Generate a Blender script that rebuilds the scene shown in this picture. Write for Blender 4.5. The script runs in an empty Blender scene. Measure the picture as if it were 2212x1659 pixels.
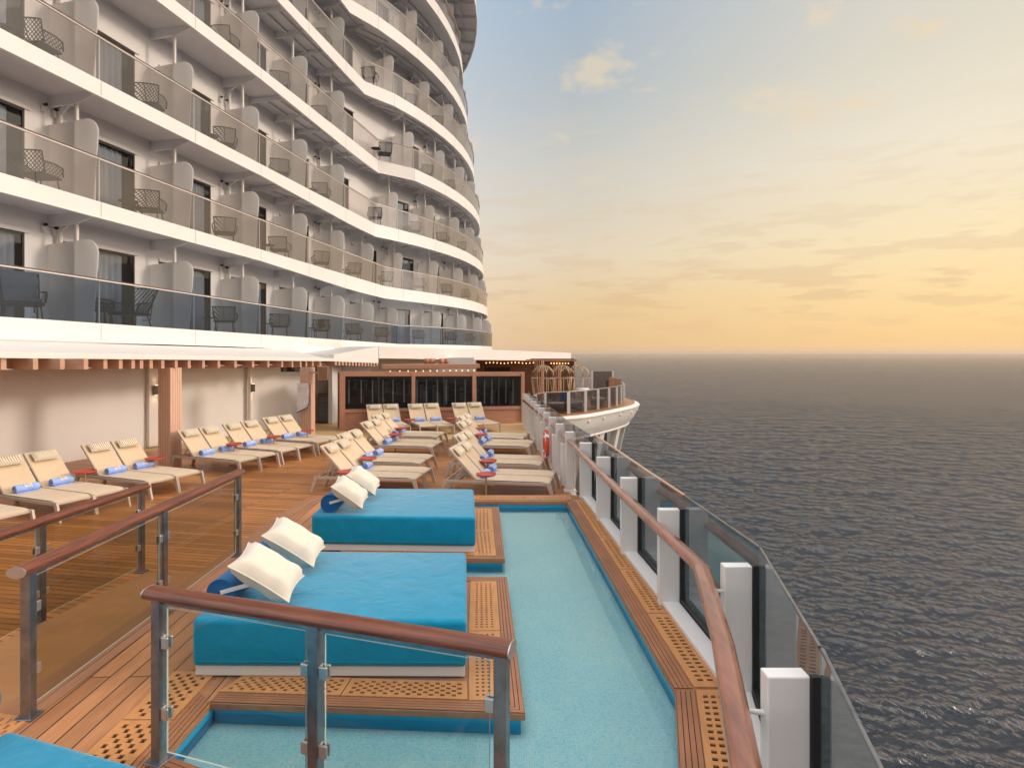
import bpy, bmesh, math, random
from mathutils import Vector, Matrix
R = math.radians
random.seed(7)
scene = bpy.context.scene
COL = scene.collection

# ------------------------------------------------------------------ camera
F, UC, VC, HC = 1300.0, 1106.0, 763.0, 2.65      # photo geometry: focal, centre column, horizon row, eye height
cam_d = bpy.data.cameras.new('Camera'); cam = bpy.data.objects.new('Camera', cam_d); COL.objects.link(cam)
cam_d.sensor_width = 36.0
cam_d.lens = 36.0 * F / 2212.0
cam_d.shift_y = -(829.5 - VC) / 2212.0
cam_d.clip_start = 0.05; cam_d.clip_end = 200000
cam.location = (0, 0, HC); cam.rotation_euler = (R(90), 0, 0)
scene.camera = cam
scene.view_settings.view_transform = 'Standard'
scene.view_settings.look = 'None'
scene.view_settings.gamma = 1.0
scene.view_settings.exposure = 0.0
scene.cycles.max_bounces = 10
scene.cycles.transparent_max_bounces = 24
scene.cycles.caustics_reflective = False
scene.cycles.caustics_refractive = False

def lin(c):
    c = c / 255.0
    return c / 12.92 if c <= 0.04045 else ((c + 0.055) / 1.055) ** 2.4
def rgb(r, g, b, m=1.0): return (lin(r) * m, lin(g) * m, lin(b) * m, 1.0)

# ------------------------------------------------------------------ sun + sky
SUN_AZ, SUN_EL = 86.0, 15.0                       # azimuth from +Y towards +X
sd = bpy.data.lights.new('Sun', 'SUN'); so = bpy.data.objects.new('Sun', sd); COL.objects.link(so)
sd.energy = 1.3; sd.angle = R(9.0); sd.color = (1.0, 0.80, 0.62)
sv = Vector((math.sin(R(SUN_AZ)) * math.cos(R(SUN_EL)), math.cos(R(SUN_AZ)) * math.cos(R(SUN_EL)), math.sin(R(SUN_EL))))
so.rotation_euler = sv.to_track_quat('Z', 'Y').to_euler()

world = bpy.data.worlds.new('World'); scene.world = world; world.use_nodes = True
def build_world():
    nt = world.node_tree; nt.nodes.clear(); N = nt.nodes.new; L = nt.links.new
    def math_(op, a, b=None, clamp=False):
        n = N('ShaderNodeMath'); n.operation = op; n.use_clamp = clamp
        for i, v in enumerate((a, b)):
            if v is None: continue
            if isinstance(v, (int, float)): n.inputs[i].default_value = v
            else: L(v, n.inputs[i])
        return n.outputs[0]
    def ramp(fac, stops):
        n = N('ShaderNodeValToRGB'); L(fac, n.inputs[0]); e = n.color_ramp.elements
        while len(e) > 1: e.remove(e[-1])
        e[0].position = stops[0][0]; e[0].color = stops[0][1]
        for p, c in stops[1:]:
            x = e.new(p); x.color = c
        return n.outputs[0]
    def mix(f, a, b):
        n = N('ShaderNodeMix'); n.data_type = 'RGBA'
        if isinstance(f, (int, float)): n.inputs[0].default_value = f
        else: L(f, n.inputs[0])
        for i, v in ((6, a), (7, b)):
            if isinstance(v, tuple): n.inputs[i].default_value = v
            else: L(v, n.inputs[i])
        return n.outputs[2]
    tc = N('ShaderNodeTexCoord'); sp = N('ShaderNodeSeparateXYZ'); L(tc.outputs['Generated'], sp.inputs[0])
    X, Y, Z = sp.outputs
    az = math_('ARCTAN2', X, Y)                       # 0 ahead, + to the right (towards the sun)
    el = math_('ARCSINE', Z)
    # difference to the sun's azimuth, 0..pi
    ds = math_('ARCCOSINE', math_('COSINE', math_('SUBTRACT', az, R(SUN_AZ))))
    near = math_('SUBTRACT', 1.0, math_('DIVIDE', ds, R(100.0)), True)   # 1 at sun azimuth, 0 100 deg off
    e1 = math_('MULTIPLY', el, 1.0 / R(90.0), True)
    left = ramp(e1, [(0.0, rgb(226, 186, 138)), (0.05, rgb(228, 198, 152)), (0.10, rgb(223, 207, 182)), (0.18, rgb(202, 199, 191)),
                     (0.26, rgb(172, 184, 192)), (0.34, rgb(154, 176, 197)), (0.5, (1.0, 1.02, 1.08, 1)), (1.0, (1.95, 1.9, 1.88, 1))])
    right = ramp(e1, [(0.0, rgb(254, 208, 142)), (0.05, rgb(253, 219, 160)), (0.10, rgb(250, 227, 182)), (0.18, rgb(240, 228, 204)),
                      (0.26, rgb(224, 216, 197)), (0.36, rgb(210, 206, 200)), (0.5, (1.1, 1.06, 1.02, 1)), (1.0, (1.95, 1.9, 1.88, 1))])  # top stops of both ramps, above the view, raised to add fill light
    mr = N('ShaderNodeMapRange'); mr.interpolation_type = 'SMOOTHSTEP'
    L(near, mr.inputs[0]); mr.inputs[1].default_value = 0.10; mr.inputs[2].default_value = 0.56
    base = mix(mr.outputs[0], left, right)
    # back of the sky (away from the sun), out of view, brightened as added fill
    back = N('ShaderNodeMapRange'); L(ds, back.inputs[0]); back.inputs[1].default_value = R(80); back.inputs[2].default_value = R(180)
    back.inputs[3].default_value = 0.0; back.inputs[4].default_value = 1.0
    base = mix(back.outputs[0], base, mix(e1, (1.32, 1.24, 1.26, 1), (1.95, 1.9, 1.88, 1)))
    # glow round the low sun
    glow = math_('POWER', math_('MAXIMUM', math_('SUBTRACT', 1.0, math_('DIVIDE', ds, R(45.0))), 0.0), 2.0)
    ge = math_('POWER', math_('SUBTRACT', 1.0, math_('MULTIPLY', e1, 2.2), True), 3.0)
    base = mix(math_('MULTIPLY', glow, ge, True), base, (2.2, 1.55, 0.85, 1))
    side = N('ShaderNodeMapRange'); side.interpolation_type = 'SMOOTHSTEP'; L(ds, side.inputs[0]); side.inputs[1].default_value = R(33); side.inputs[2].default_value = R(12)  # added whitish sky beyond the right edge of view, fill light for the facade
    side.inputs[3].default_value = 0.0; side.inputs[4].default_value = 1.0
    tall = math_('SUBTRACT', 1.0, math_('POWER', e1, 2.0), True)
    base = mix(math_('MULTIPLY', side.outputs[0], tall), base, (3.4, 2.95, 2.6, 1))
    # clouds
    cv = N('ShaderNodeCombineXYZ'); L(math_('MULTIPLY', az, 7.5), cv.inputs[0]); L(math_('MULTIPLY', el, 38.0), cv.inputs[1])
    n1 = N('ShaderNodeTexNoise'); n1.inputs['Scale'].default_value = 1.0; n1.inputs['Detail'].default_value = 8; n1.inputs['Roughness'].default_value = 0.58
    L(cv.outputs[0], n1.inputs['Vector'])
    cv2 = N('ShaderNodeCombineXYZ'); L(math_('ADD', math_('MULTIPLY', az, 4.0), 3.7), cv2.inputs[0]); L(math_('ADD', math_('MULTIPLY', el, 8.0), 0.35), cv2.inputs[1])
    n2 = N('ShaderNodeTexNoise'); n2.inputs['Scale'].default_value = 1.7; n2.inputs['Detail'].default_value = 7; n2.inputs['Roughness'].default_value = 0.55
    L(cv2.outputs[0], n2.inputs['Vector'])
    lowband = ramp(e1, [(0.0, (0, 0, 0, 1)), (0.02, (.35, .35, .35, 1)), (0.055, (1, 1, 1, 1)), (0.10, (.75, .75, .75, 1)), (0.18, (.5, .5, .5, 1)), (0.28, (0.0, 0.0, 0.0, 1))])
    m1 = ramp(n1.outputs[0], [(0.50, (0, 0, 0, 1)), (0.575, (1, 1, 1, 1))])
    f1 = math_('MULTIPLY', math_('MULTIPLY', m1, lowband), 0.40)
    ccol = ramp(e1, [(0.0, rgb(226, 184, 138)), (0.06, rgb(214, 178, 140)), (0.12, rgb(216, 190, 158)), (0.2, rgb(226, 208, 178))])
    base = mix(f1, base, ccol)
    m2 = ramp(n2.outputs[0], [(0.565, (0, 0, 0, 1)), (0.66, (1, 1, 1, 1))])
    hi = ramp(e1, [(0.14, (0, 0, 0, 1)), (0.22, (1, 1, 1, 1)), (0.6, (.6, .6, .6, 1))])
    f2 = math_('MULTIPLY', math_('MULTIPLY', m2, hi), 0.6)
    base = mix(f2, base, rgb(236, 214, 180))
    sky = N('ShaderNodeTexSky'); sky.sky_type = 'NISHITA'; sky.sun_disc = False
    sky.sun_elevation = R(SUN_EL); sky.sun_rotation = R(SUN_AZ); sky.air_density = 1.2; sky.dust_density = 3.0
    b1 = N('ShaderNodeBackground'); L(sky.outputs[0], b1.inputs[0]); b1.inputs[1].default_value = 0.005
    b2 = N('ShaderNodeBackground'); L(base, b2.inputs[0]); b2.inputs[1].default_value = 1.02
    ad = N('ShaderNodeAddShader'); L(b1.outputs[0], ad.inputs[0]); L(b2.outputs[0], ad.inputs[1])
    out = N('ShaderNodeOutputWorld'); L(ad.outputs[0], out.inputs[0])
build_world()

# ------------------------------------------------------------------ materials
class NT:
    def __init__(s, name):
        s.m = bpy.data.materials.new(name); s.m.use_nodes = True
        s.nt = s.m.node_tree; s.b = s.nt.nodes['Principled BSDF']; s.out = s.nt.nodes['Material Output']
    def n(s, t, **kw):
        x = s.nt.nodes.new(t)
        for k, v in kw.items(): setattr(x, k, v)
        return x
    def l(s, a, b): s.nt.links.new(a, b)
    def coord(s, rot=0.0, scale=(1, 1, 1), loc=(0, 0, 0)):
        tc = s.n('ShaderNodeTexCoord'); mp = s.n('ShaderNodeMapping')
        s.l(tc.outputs['Object'], mp.inputs[0]); mp.inputs['Rotation'].default_value = (0, 0, rot) if not isinstance(rot, tuple) else rot
        m2 = s.n('ShaderNodeMapping'); s.l(mp.outputs[0], m2.inputs[0])
        m2.inputs['Scale'].default_value = scale; m2.inputs['Location'].default_value = loc
        return m2.outputs[0]
    def noise(s, vec, sc, det=4, ro=0.5):
        x = s.n('ShaderNodeTexNoise'); s.l(vec, x.inputs['Vector']); x.inputs['Scale'].default_value = sc
        x.inputs['Detail'].default_value = det; x.inputs['Roughness'].default_value = ro
        return x.outputs[0]
    def mixc(s, f, a, b, blend='MIX'):
        x = s.n('ShaderNodeMix', data_type='RGBA', blend_type=blend)
        if isinstance(f, (int, float)): x.inputs[0].default_value = f
        else: s.l(f, x.inputs[0])
        for i, v in ((6, a), (7, b)):
            if isinstance(v, tuple): x.inputs[i].default_value = v
            else: s.l(v, x.inputs[i])
        return x.outputs[2]
    def ramp(s, f, p0, c0, p1, c1):
        x = s.n('ShaderNodeValToRGB'); s.l(f, x.inputs[0]); e = x.color_ramp.elements
        e[0].position = p0; e[0].color = c0; e[1].position = p1; e[1].color = c1
        return x.outputs[0]
    def bump(s, h, st, dist=0.01):
        x = s.n('ShaderNodeBump'); s.l(h, x.inputs['Height']); x.inputs['Strength'].default_value = st
        x.inputs['Distance'].default_value = dist; s.l(x.outputs[0], s.b.inputs['Normal'])
    def setb(s, col=None, rough=None, metal=None, spec=None):
        if col is not None:
            if isinstance(col, tuple): s.b.inputs['Base Color'].default_value = col
            else: s.l(col, s.b.inputs['Base Color'])
        if rough is not None: s.b.inputs['Roughness'].default_value = rough
        if metal is not None: s.b.inputs['Metallic'].default_value = metal
        if spec is not None: s.b.inputs['Specular IOR Level'].default_value = spec

def paint(name, c, rough=0.45, metal=0.0, var=0.06, sc=1.2, bump=0.0, spec=0.5):
    t = NT(name); v = t.coord()
    n = t.noise(v, sc, 5, 0.6)
    dark = tuple(x * (1 - var * 2) for x in c[:3]) + (1,); lite = tuple(min(1, x * (1 + var)) for x in c[:3]) + (1,)
    t.setb(t.ramp(n, 0.3, dark, 0.7, lite), rough, metal, spec)
    if bump: t.bump(t.noise(v, 60, 3), bump, 0.004)
    return t.m

def planks(name, c, rot=0.0, row=0.1, length=2.6, gap=0.004, rough=0.42, gapc=(0.03, 0.018, 0.01, 1), grain=1.0, var=0.25, wear=0.0):
    """timber boards: rows run along local x after rot"""
    t = NT(name); v = t.coord(rot)
    br = t.n('ShaderNodeTexBrick'); t.l(v, br.inputs['Vector'])
    br.inputs['Scale'].default_value = 1.0; br.inputs['Brick Width'].default_value = length; br.inputs['Row Height'].default_value = row
    br.inputs['Mortar Size'].default_value = gap; br.inputs['Mortar Smooth'].default_value = 0.1; br.inputs['Bias'].default_value = 0.0
    br.offset = 0.37; br.offset_frequency = 2
    a = tuple(x * (1 - var) for x in c[:3]) + (1,); b = tuple(x * (1 + var) for x in c[:3]) + (1,)
    br.inputs['Color1'].default_value = a; br.inputs['Color2'].default_value = b; br.inputs['Mortar'].default_value = gapc
    mp = t.n('ShaderNodeMapping'); t.l(v, mp.inputs[0]); mp.inputs['Scale'].default_value = (1.2, 22, 22)
    g = t.noise(mp.outputs[0], 3.0, 6, 0.65)
    gr = t.ramp(g, 0.3, (1 - .28 * grain,) * 3 + (1,), 0.7, (1.12,) * 3 + (1,))
    col = t.mixc(1.0, br.outputs['Color'], gr, 'MULTIPLY')
    big = t.noise(v, 0.5, 4, 0.6)
    col = t.mixc(1.0, col, t.ramp(big, 0.3, (0.86, 0.84, 0.82, 1), 0.7, (1.1, 1.1, 1.1, 1)), 'MULTIPLY')
    t.setb(col, rough)
    t.l(t.ramp(g, 0.2, (rough - .1,) * 3 + (1,), 0.8, (rough + .15,) * 3 + (1,)), t.b.inputs['Roughness'])
    t.bump(br.outputs['Fac'], -0.4, 0.004)
    return t.m

def woodgrain(name, c, scale=(2, 30, 30), rough=0.35, dark=0.5, rot=0.0, spec=0.5, coat=0.0):
    t = NT(name); v = t.coord(rot, scale)
    g = t.noise(v, 1.0, 7, 0.65)
    d = tuple(x * dark for x in c[:3]) + (1,)
    t.setb(t.ramp(g, 0.32, d, 0.66, c), rough, 0, spec)
    if coat: t.b.inputs['Coat Weight'].default_value = coat; t.b.inputs['Coat Roughness'].default_value = 0.15
    return t.m

def fabric(name, c, sc=260.0, rough=0.9, var=0.15, bmp=0.25):
    t = NT(name); v = t.coord()
    w1 = t.n('ShaderNodeTexWave', bands_direction='X'); t.l(v, w1.inputs['Vector']); w1.inputs['Scale'].default_value = sc / 6; w1.inputs['Distortion'].default_value = 1.0
    w2 = t.n('ShaderNodeTexWave', bands_direction='Y'); t.l(v, w2.inputs['Vector']); w2.inputs['Scale'].default_value = sc / 6; w2.inputs['Distortion'].default_value = 1.0
    w3 = t.n('ShaderNodeTexWave', bands_direction='Z'); t.l(v, w3.inputs['Vector']); w3.inputs['Scale'].default_value = sc / 6; w3.inputs['Distortion'].default_value = 1.0
    ad = t.n('ShaderNodeMath', operation='ADD'); t.l(w1.outputs['Fac'], ad.inputs[0]); t.l(w2.outputs['Fac'], ad.inputs[1])
    ad2 = t.n('ShaderNodeMath', operation='ADD'); t.l(ad.outputs[0], ad2.inputs[0]); t.l(w3.outputs['Fac'], ad2.inputs[1])
    n = t.noise(v, 7, 5, 0.7)
    d = tuple(x * (1 - var) for x in c[:3]) + (1,); b = tuple(min(1, x * (1 + var)) for x in c[:3]) + (1,)
    col = t.ramp(n, 0.3, d, 0.7, b)
    t.setb(col, rough, 0, 0.2); t.b.inputs['Sheen Weight'].default_value = 0.25
    if bmp: t.bump(ad2.outputs[0], bmp, 0.002)
    return t.m

def glass(name, tint=(0.6, 0.62, 0.64), ior=1.5, rough=0.0, refl=1.0, film=0.0, filmc=(0.5, 0.47, 0.45, 1)):
    t = NT(name); t.nt.nodes.remove(t.b)
    tr = t.n('ShaderNodeBsdfTransparent'); tr.inputs[0].default_value = tint + (1,)
    gl = t.n('ShaderNodeBsdfGlossy'); gl.inputs['Roughness'].default_value = rough; gl.inputs['Color'].default_value = (refl, refl, refl, 1)
    fr = t.n('ShaderNodeFresnel'); fr.inputs[0].default_value = ior
    ge = t.n('ShaderNodeNewGeometry'); ff = t.n('ShaderNodeMath', operation='SUBTRACT', use_clamp=True); t.l(fr.outputs[0], ff.inputs[0]); t.l(ge.outputs['Backfacing'], ff.inputs[1])
    tm = t.mixc(ge.outputs['Backfacing'], tint + (1,), (1, 1, 1, 1)); t.l(tm, tr.inputs[0])
    mx = t.n('ShaderNodeMixShader'); t.l(ff.outputs[0], mx.inputs[0]); t.l(tr.outputs[0], mx.inputs[1]); t.l(gl.outputs[0], mx.inputs[2])
    last = mx
    if film:
        v = t.coord(0, (1, 1, 0.25)); n = t.noise(v, 3, 3, 0.5)
        df = t.n('ShaderNodeBsdfDiffuse'); df.inputs[0].default_value = filmc
        m2 = t.n('ShaderNodeMixShader'); fm = t.n('ShaderNodeMath', operation='SUBTRACT', use_clamp=True); t.l(t.ramp(n, 0.3, (film * .7,) * 3 + (1,), 0.7, (film * 1.2,) * 3 + (1,)), fm.inputs[0]); t.l(ge.outputs['Backfacing'], fm.inputs[1]); t.l(fm.outputs[0], m2.inputs[0])
        t.l(mx.outputs[0], m2.inputs[1]); t.l(df.outputs[0], m2.inputs[2]); last = m2
    t.l(last.outputs[0], t.out.inputs[0])
    return t.m

def emis(name, c, st):
    t = NT(name); t.setb(c, 0.5); t.b.inputs['Emission Color'].default_value = c; t.b.inputs['Emission Strength'].default_value = st
    return t.m

M = {}
M['white'] = paint('white_paint', (0.80, 0.785, 0.77, 1), 0.42, var=0.02, sc=0.8)
M['white_wall'] = paint('white_wall_paint', (0.80, 0.80, 0.82, 1), 0.6, var=0.02, sc=0.6)
M['soffit'] = paint('soffit_paint', (0.77, 0.78, 0.81, 1), 0.6, var=0.05, sc=0.9)
def frosted():
    t = NT('frosted_screen'); t.setb((0.78, 0.77, 0.77, 1), 0.45)
    tl = t.n('ShaderNodeBsdfTranslucent'); tl.inputs[0].default_value = (0.95, 0.94, 0.93, 1)
    mx = t.n('ShaderNodeMixShader'); mx.inputs[0].default_value = 0.6; t.l(t.b.outputs[0], mx.inputs[1]); t.l(tl.outputs[0], mx.inputs[2]); t.l(mx.outputs[0], t.out.inputs[0]); return t.m
M['screen'] = frosted()
M['groove'] = paint('groove_grey', (0.30, 0.28, 0.26, 1), 0.7)
M['steel'] = paint('brushed_steel', (0.27, 0.27, 0.285, 1), 0.3, 0.9, var=0.16, sc=9)
M['chrome'] = paint('clamp_steel', (0.62, 0.61, 0.60, 1), 0.28, 0.85, var=0.05)
M['alu'] = paint('aluminium_edge', (0.55, 0.54, 0.53, 1), 0.3, 0.9)
M['black'] = paint('black_rubber', (0.018, 0.017, 0.018, 1), 0.45)
M['darkframe'] = paint('dark_frame', (0.035, 0.032, 0.034, 1), 0.4)
M['deckfloor'] = paint('balcony_floor', (0.50, 0.44, 0.40, 1), 0.7)
M['railwood'] = woodgrain('rail_mahogany', (0.24, 0.07, 0.034, 1), (2.2, 55, 55), 0.34, 0.3, rot=(0, 0, R(18)), coat=0.12)
M['railwood_y'] = woodgrain('rail_mahogany_long', (0.24, 0.07, 0.034, 1), (60, 2.5, 60), 0.34, 0.3, coat=0.12)
M['copperwood'] = woodgrain('rail_varnished', (0.40, 0.15, 0.085, 1), (9, 1.3, 9), 0.2, 0.5, coat=0.8)
M['brownrail'] = paint('thin_rail_brown', (0.13, 0.055, 0.03, 1), 0.35)
M['teak'] = planks('teak_deck', (0.52, 0.215, 0.066, 1), R(10.5), 0.1, 3.2, 0.0065, 0.36)
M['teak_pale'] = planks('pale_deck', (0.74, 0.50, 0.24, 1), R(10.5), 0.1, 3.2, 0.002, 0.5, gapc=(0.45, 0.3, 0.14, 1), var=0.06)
M['teak_left'] = planks('teak_side_boards', (0.50, 0.225, 0.10, 1), R(88.5), 0.145, 4.6, 0.0055, 0.42, gapc=(0.05, 0.03, 0.02, 1), var=0.14)
M['ramp'] = woodgrain('ramp_surface', (0.46, 0.22, 0.09, 1), (0.8, 2.2, 1), 0.5, 0.8)
M['border'] = woodgrain('teak_border', (0.42, 0.18, 0.085, 1), (2.5, 2.5, 40), 0.4, 0.7)
M['kerbwood'] = woodgrain('teak_kerb', (0.40, 0.19, 0.10, 1), (12, 1.5, 12), 0.45, 0.75)
M['grate'] = woodgrain('grate_teak', (0.64, 0.29, 0.105, 1), (16, 4, 16), 0.45, 0.78)
M['gap'] = paint('dark_gap', (0.03, 0.017, 0.01, 1), 0.8)
M['bluetile'] = paint('blue_pool_wall', (0.01, 0.40, 0.70, 1), 0.35, var=0.05)
M['panelwood'] = woodgrain('panel_wood', (0.50, 0.25, 0.165, 1), (3, 3, 40), 0.5, 0.72)
M['pergola'] = woodgrain('pergola_wood', (0.72, 0.47, 0.35, 1), (30, 30, 2.5), 0.55, 0.8)
M['rafter'] = woodgrain('rafter_wood', (0.60, 0.36, 0.26, 1), (3, 3, 40), 0.55, 0.75)
M['darkwood'] = woodgrain('dark_wood', (0.18, 0.07, 0.03, 1), (30, 30, 3), 0.5, 0.6)
M['sling'] = fabric('lounger_sling', (0.66, 0.51, 0.345, 1), 400, 0.8, 0.03, 0)
M['seam'] = fabric('sling_seam', (0.55, 0.43, 0.30, 1), 400, 0.8, 0.05, 0)
M['lframe'] = paint('lounger_frame', (0.52, 0.44, 0.37, 1), 0.45, var=0.03)
M['red'] = paint('red_table', (0.48, 0.075, 0.045, 1), 0.4, var=0.08)
M['buoyred'] = paint('buoy_red', (0.62, 0.07, 0.025, 1), 0.45, var=0.08)
M['rope'] = fabric('rope_white', (0.75, 0.73, 0.7, 1), 500)
M['blue'] = fabric('blue_canvas', (0.001, 0.265, 0.45, 1), 420, 0.6, 0.08); M['blue'].node_tree.nodes['Principled BSDF'].inputs['Sheen Weight'].default_value = 0.55; M['blue'].node_tree.nodes['Principled BSDF'].inputs['Sheen Roughness'].default_value = 0.35
def crease(mat):
    nt = mat.node_tree; b = [n for n in nt.nodes if n.type == 'BUMP'][0]; tc = nt.nodes.new('ShaderNodeTexCoord'); nz = nt.nodes.new('ShaderNodeTexNoise'); nz.inputs['Scale'].default_value = 3.5; nz.inputs['Detail'].default_value = 3; nz.inputs['Distortion'].default_value = .8
    nt.links.new(tc.outputs['Object'], nz.inputs['Vector']); b2 = nt.nodes.new('ShaderNodeBump'); b2.inputs['Strength'].default_value = .35; b2.inputs['Distance'].default_value = .05
    nt.links.new(nz.outputs[0], b2.inputs['Height']); nt.links.new(b2.outputs[0], b.inputs['Normal'])
crease(M['blue'])
M['bolster'] = fabric('bolster_blue', (0.01, 0.12, 0.33, 1), 420, 0.8, 0.1)
M['cream'] = fabric('cream_cushion', (0.76, 0.68, 0.57, 1), 500, 0.9, 0.04)
M['towel'] = fabric('towel_blue', (0.30, 0.45, 0.86, 1), 180, 0.95, 0.14)
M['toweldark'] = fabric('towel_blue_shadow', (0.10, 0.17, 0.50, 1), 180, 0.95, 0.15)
M['label'] = fabric('label_white', (0.80, 0.76, 0.76, 1), 400)
M['print'] = paint('label_print', (0.16, 0.14, 0.32, 1), 0.7)
M['cushion'] = fabric('grey_cushion', (0.12, 0.15, 0.19, 1), 300)
M['offwhite_cushion'] = fabric('offwhite_cushion', (0.62, 0.60, 0.57, 1), 300)
M['throw'] = fabric('brown_throw', (0.16, 0.10, 0.06, 1), 120)
M['gold'] = paint('gold_wire', (0.50, 0.35, 0.22, 1), 0.4, 0.3)
M['balglass'] = glass('balcony_glass', (0.76, 0.71, 0.69), 1.8, 0.03, 0.8, 0.07, (0.60, 0.50, 0.44, 1))
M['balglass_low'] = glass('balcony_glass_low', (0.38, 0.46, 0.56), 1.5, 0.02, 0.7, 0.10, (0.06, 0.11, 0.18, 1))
M['railglass'] = glass('rail_glass', (0.68, 0.66, 0.56), 1.45, 0.0, 0.7)
M['clearglass'] = glass('clear_rail_glass', (0.86, 0.90, 0.89), 1.45, 0.0, 0.8)
M['windglass'] = glass('windscreen_glass', (0.34, 0.37, 0.40), 2.1, 0.0, 0.98, 0.12, (0.34, 0.50, 0.52, 1))  # blue-green film colour painted in for the pool's reflection
M['terglass'] = glass('terrace_glass', (0.34, 0.31, 0.30), 1.5, 0.0, 0.8, 0.06, (0.3, 0.24, 0.22, 1))
M['doorglass'] = glass('door_glass', (0.55, 0.60, 0.66), 1.6, 0.0, 1.0)
M['barglass'] = glass('bar_glass', (0.45, 0.50, 0.56), 1.7, 0.02, 0.9)
M['glassedge'] = paint('glass_edge', (0.55, 0.66, 0.62, 1), 0.2)
M['curtain'] = fabric('curtain', (0.66, 0.68, 0.70, 1), 200, 0.9, 0.05)
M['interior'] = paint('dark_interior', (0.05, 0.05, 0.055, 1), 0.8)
M['bulb'] = emis('warm_bulb', (1.0, 0.52, 0.18, 1), 3.5)
M['lampglow'] = emis('wall_lamp_glow', (1.0, 0.66, 0.34, 1), 6.0)
M['hull'] = paint('hull_white', (0.74, 0.72, 0.69, 1), 0.35, var=0.03, sc=0.5)

def lattice():
    t = NT('wicker_lattice'); v = t.coord()
    def wv(d):
        dp = t.n('ShaderNodeVectorMath', operation='DOT_PRODUCT'); t.l(v, dp.inputs[0]); dp.inputs[1].default_value = d
        sn = t.n('ShaderNodeMath', operation='SINE'); t.l(dp.outputs['Value'], sn.inputs[0]); return sn.outputs[0]
    a = wv((75, 75, 75)); b = wv((75, 75, -75))
    mx = t.n('ShaderNodeMath', operation='MAXIMUM'); t.l(a, mx.inputs[0]); t.l(b, mx.inputs[1])
    fac = t.ramp(mx.outputs[0], 0.55, (0, 0, 0, 1), 0.65, (1, 1, 1, 1))
    t.setb((0.035, 0.035, 0.04, 1), 0.6)
    tr = t.n('ShaderNodeBsdfTransparent'); ms = t.n('ShaderNodeMixShader')
    t.l(fac, ms.inputs[0]); t.l(tr.outputs[0], ms.inputs[1]); t.l(t.b.outputs[0], ms.inputs[2]); t.l(ms.outputs[0], t.out.inputs[0])
    return t.m
M['lattice'] = lattice()
M['wicker'] = paint('wicker_frame', (0.03, 0.03, 0.035, 1), 0.6)

def pillowpat():
    t = NT('chevron_pillow'); v = t.coord()
    w = t.n('ShaderNodeTexWave', bands_direction='DIAGONAL'); t.l(v, w.inputs['Vector']); w.inputs['Scale'].default_value = 16; w.inputs['Distortion'].default_value = 2.0
    w.inputs['Detail Scale'].default_value = 3
    t.setb(t.ramp(w.outputs['Fac'], 0.35, (0.42, 0.34, 0.24, 1), 0.6, (0.80, 0.74, 0.60, 1)), 0.9, 0, 0.2)
    t.bump(w.outputs['Fac'], 0.5, 0.01)
    return t.m
M['pillowpat'] = pillowpat()

def mosaic():
    t = NT('pool_mosaic'); v = t.coord()
    br = t.n('ShaderNodeTexBrick'); t.l(v, br.inputs['Vector']); br.offset = 0.0
    br.inputs['Scale'].default_value = 1.0; br.inputs['Brick Width'].default_value = 0.0155; br.inputs['Row Height'].default_value = 0.0155
    br.inputs['Mortar Size'].default_value = 0.0018; br.inputs['Mortar'].default_value = (0.15, 0.52, 0.68, 1)
    # random per-tile colour from white noise of the cell index
    sn = t.n('ShaderNodeVectorMath', operation='SNAP'); t.l(v, sn.inputs[0]); sn.inputs[1].default_value = (0.0155, 0.0155, 10)
    wn = t.n('ShaderNodeTexWhiteNoise'); t.l(sn.outputs[0], wn.inputs['Vector'])
    x = t.n('ShaderNodeValToRGB'); t.l(wn.outputs['Value'], x.inputs[0]); x.color_ramp.interpolation = 'CONSTANT'
    e = x.color_ramp.elements; e[0].position = 0; e[0].color = (0.60, 0.86, 0.84, 1); e[1].position = 0.35; e[1].color = (0.50, 0.82, 0.82, 1)
    q = e.new(0.62); q.color = (0.44, 0.79, 0.82, 1); q = e.new(0.82); q.color = (0.66, 0.86, 0.80, 1); q = e.new(0.93); q.color = (0.36, 0.74, 0.82, 1)
    f = t.n('ShaderNodeMath', operation='MULTIPLY'); t.l(br.outputs['Fac'], f.inputs[0]); f.inputs[1].default_value = 0.8
    col = t.mixc(f.outputs[0], x.outputs[0], (0.28, 0.68, 0.80, 1))
    big = t.noise(v, 1.1, 4, 0.6)
    col = t.mixc(1.0, col, t.ramp(big, 0.3, (0.88, 0.95, 0.98, 1), 0.7, (1.08, 1.05, 1.02, 1)), 'MULTIPLY')
    t.setb(col, 0.3)
    return t.m
M['mosaic'] = mosaic()

def poolwater():
    t = NT('pool_water'); t.nt.nodes.remove(t.b)
    tr = t.n('ShaderNodeBsdfTransparent'); tr.inputs[0].default_value = (0.93, 0.985, 0.99, 1)
    gl = t.n('ShaderNodeBsdfGlossy'); gl.inputs['Roughness'].default_value = 0.03
    v = t.coord(0.3, (1, 0.45, 1)); n = t.noise(v, 5.0, 3, 0.5)
    bp = t.n('ShaderNodeBump'); t.l(n, bp.inputs['Height']); bp.inputs['Strength'].default_value = 0.03; bp.inputs['Distance'].default_value = 0.03
    fr = t.n('ShaderNodeFresnel'); fr.inputs[0].default_value = 1.5; t.l(bp.outputs[0], fr.inputs['Normal']); t.l(bp.outputs[0], gl.inputs['Normal'])
    mx = t.n('ShaderNodeMixShader'); t.l(fr.outputs[0], mx.inputs[0]); t.l(tr.outputs[0], mx.inputs[1]); t.l(gl.outputs[0], mx.inputs[2])
    t.l(mx.outputs[0], t.out.inputs[0]); return t.m
M['poolwater'] = poolwater()

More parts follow.
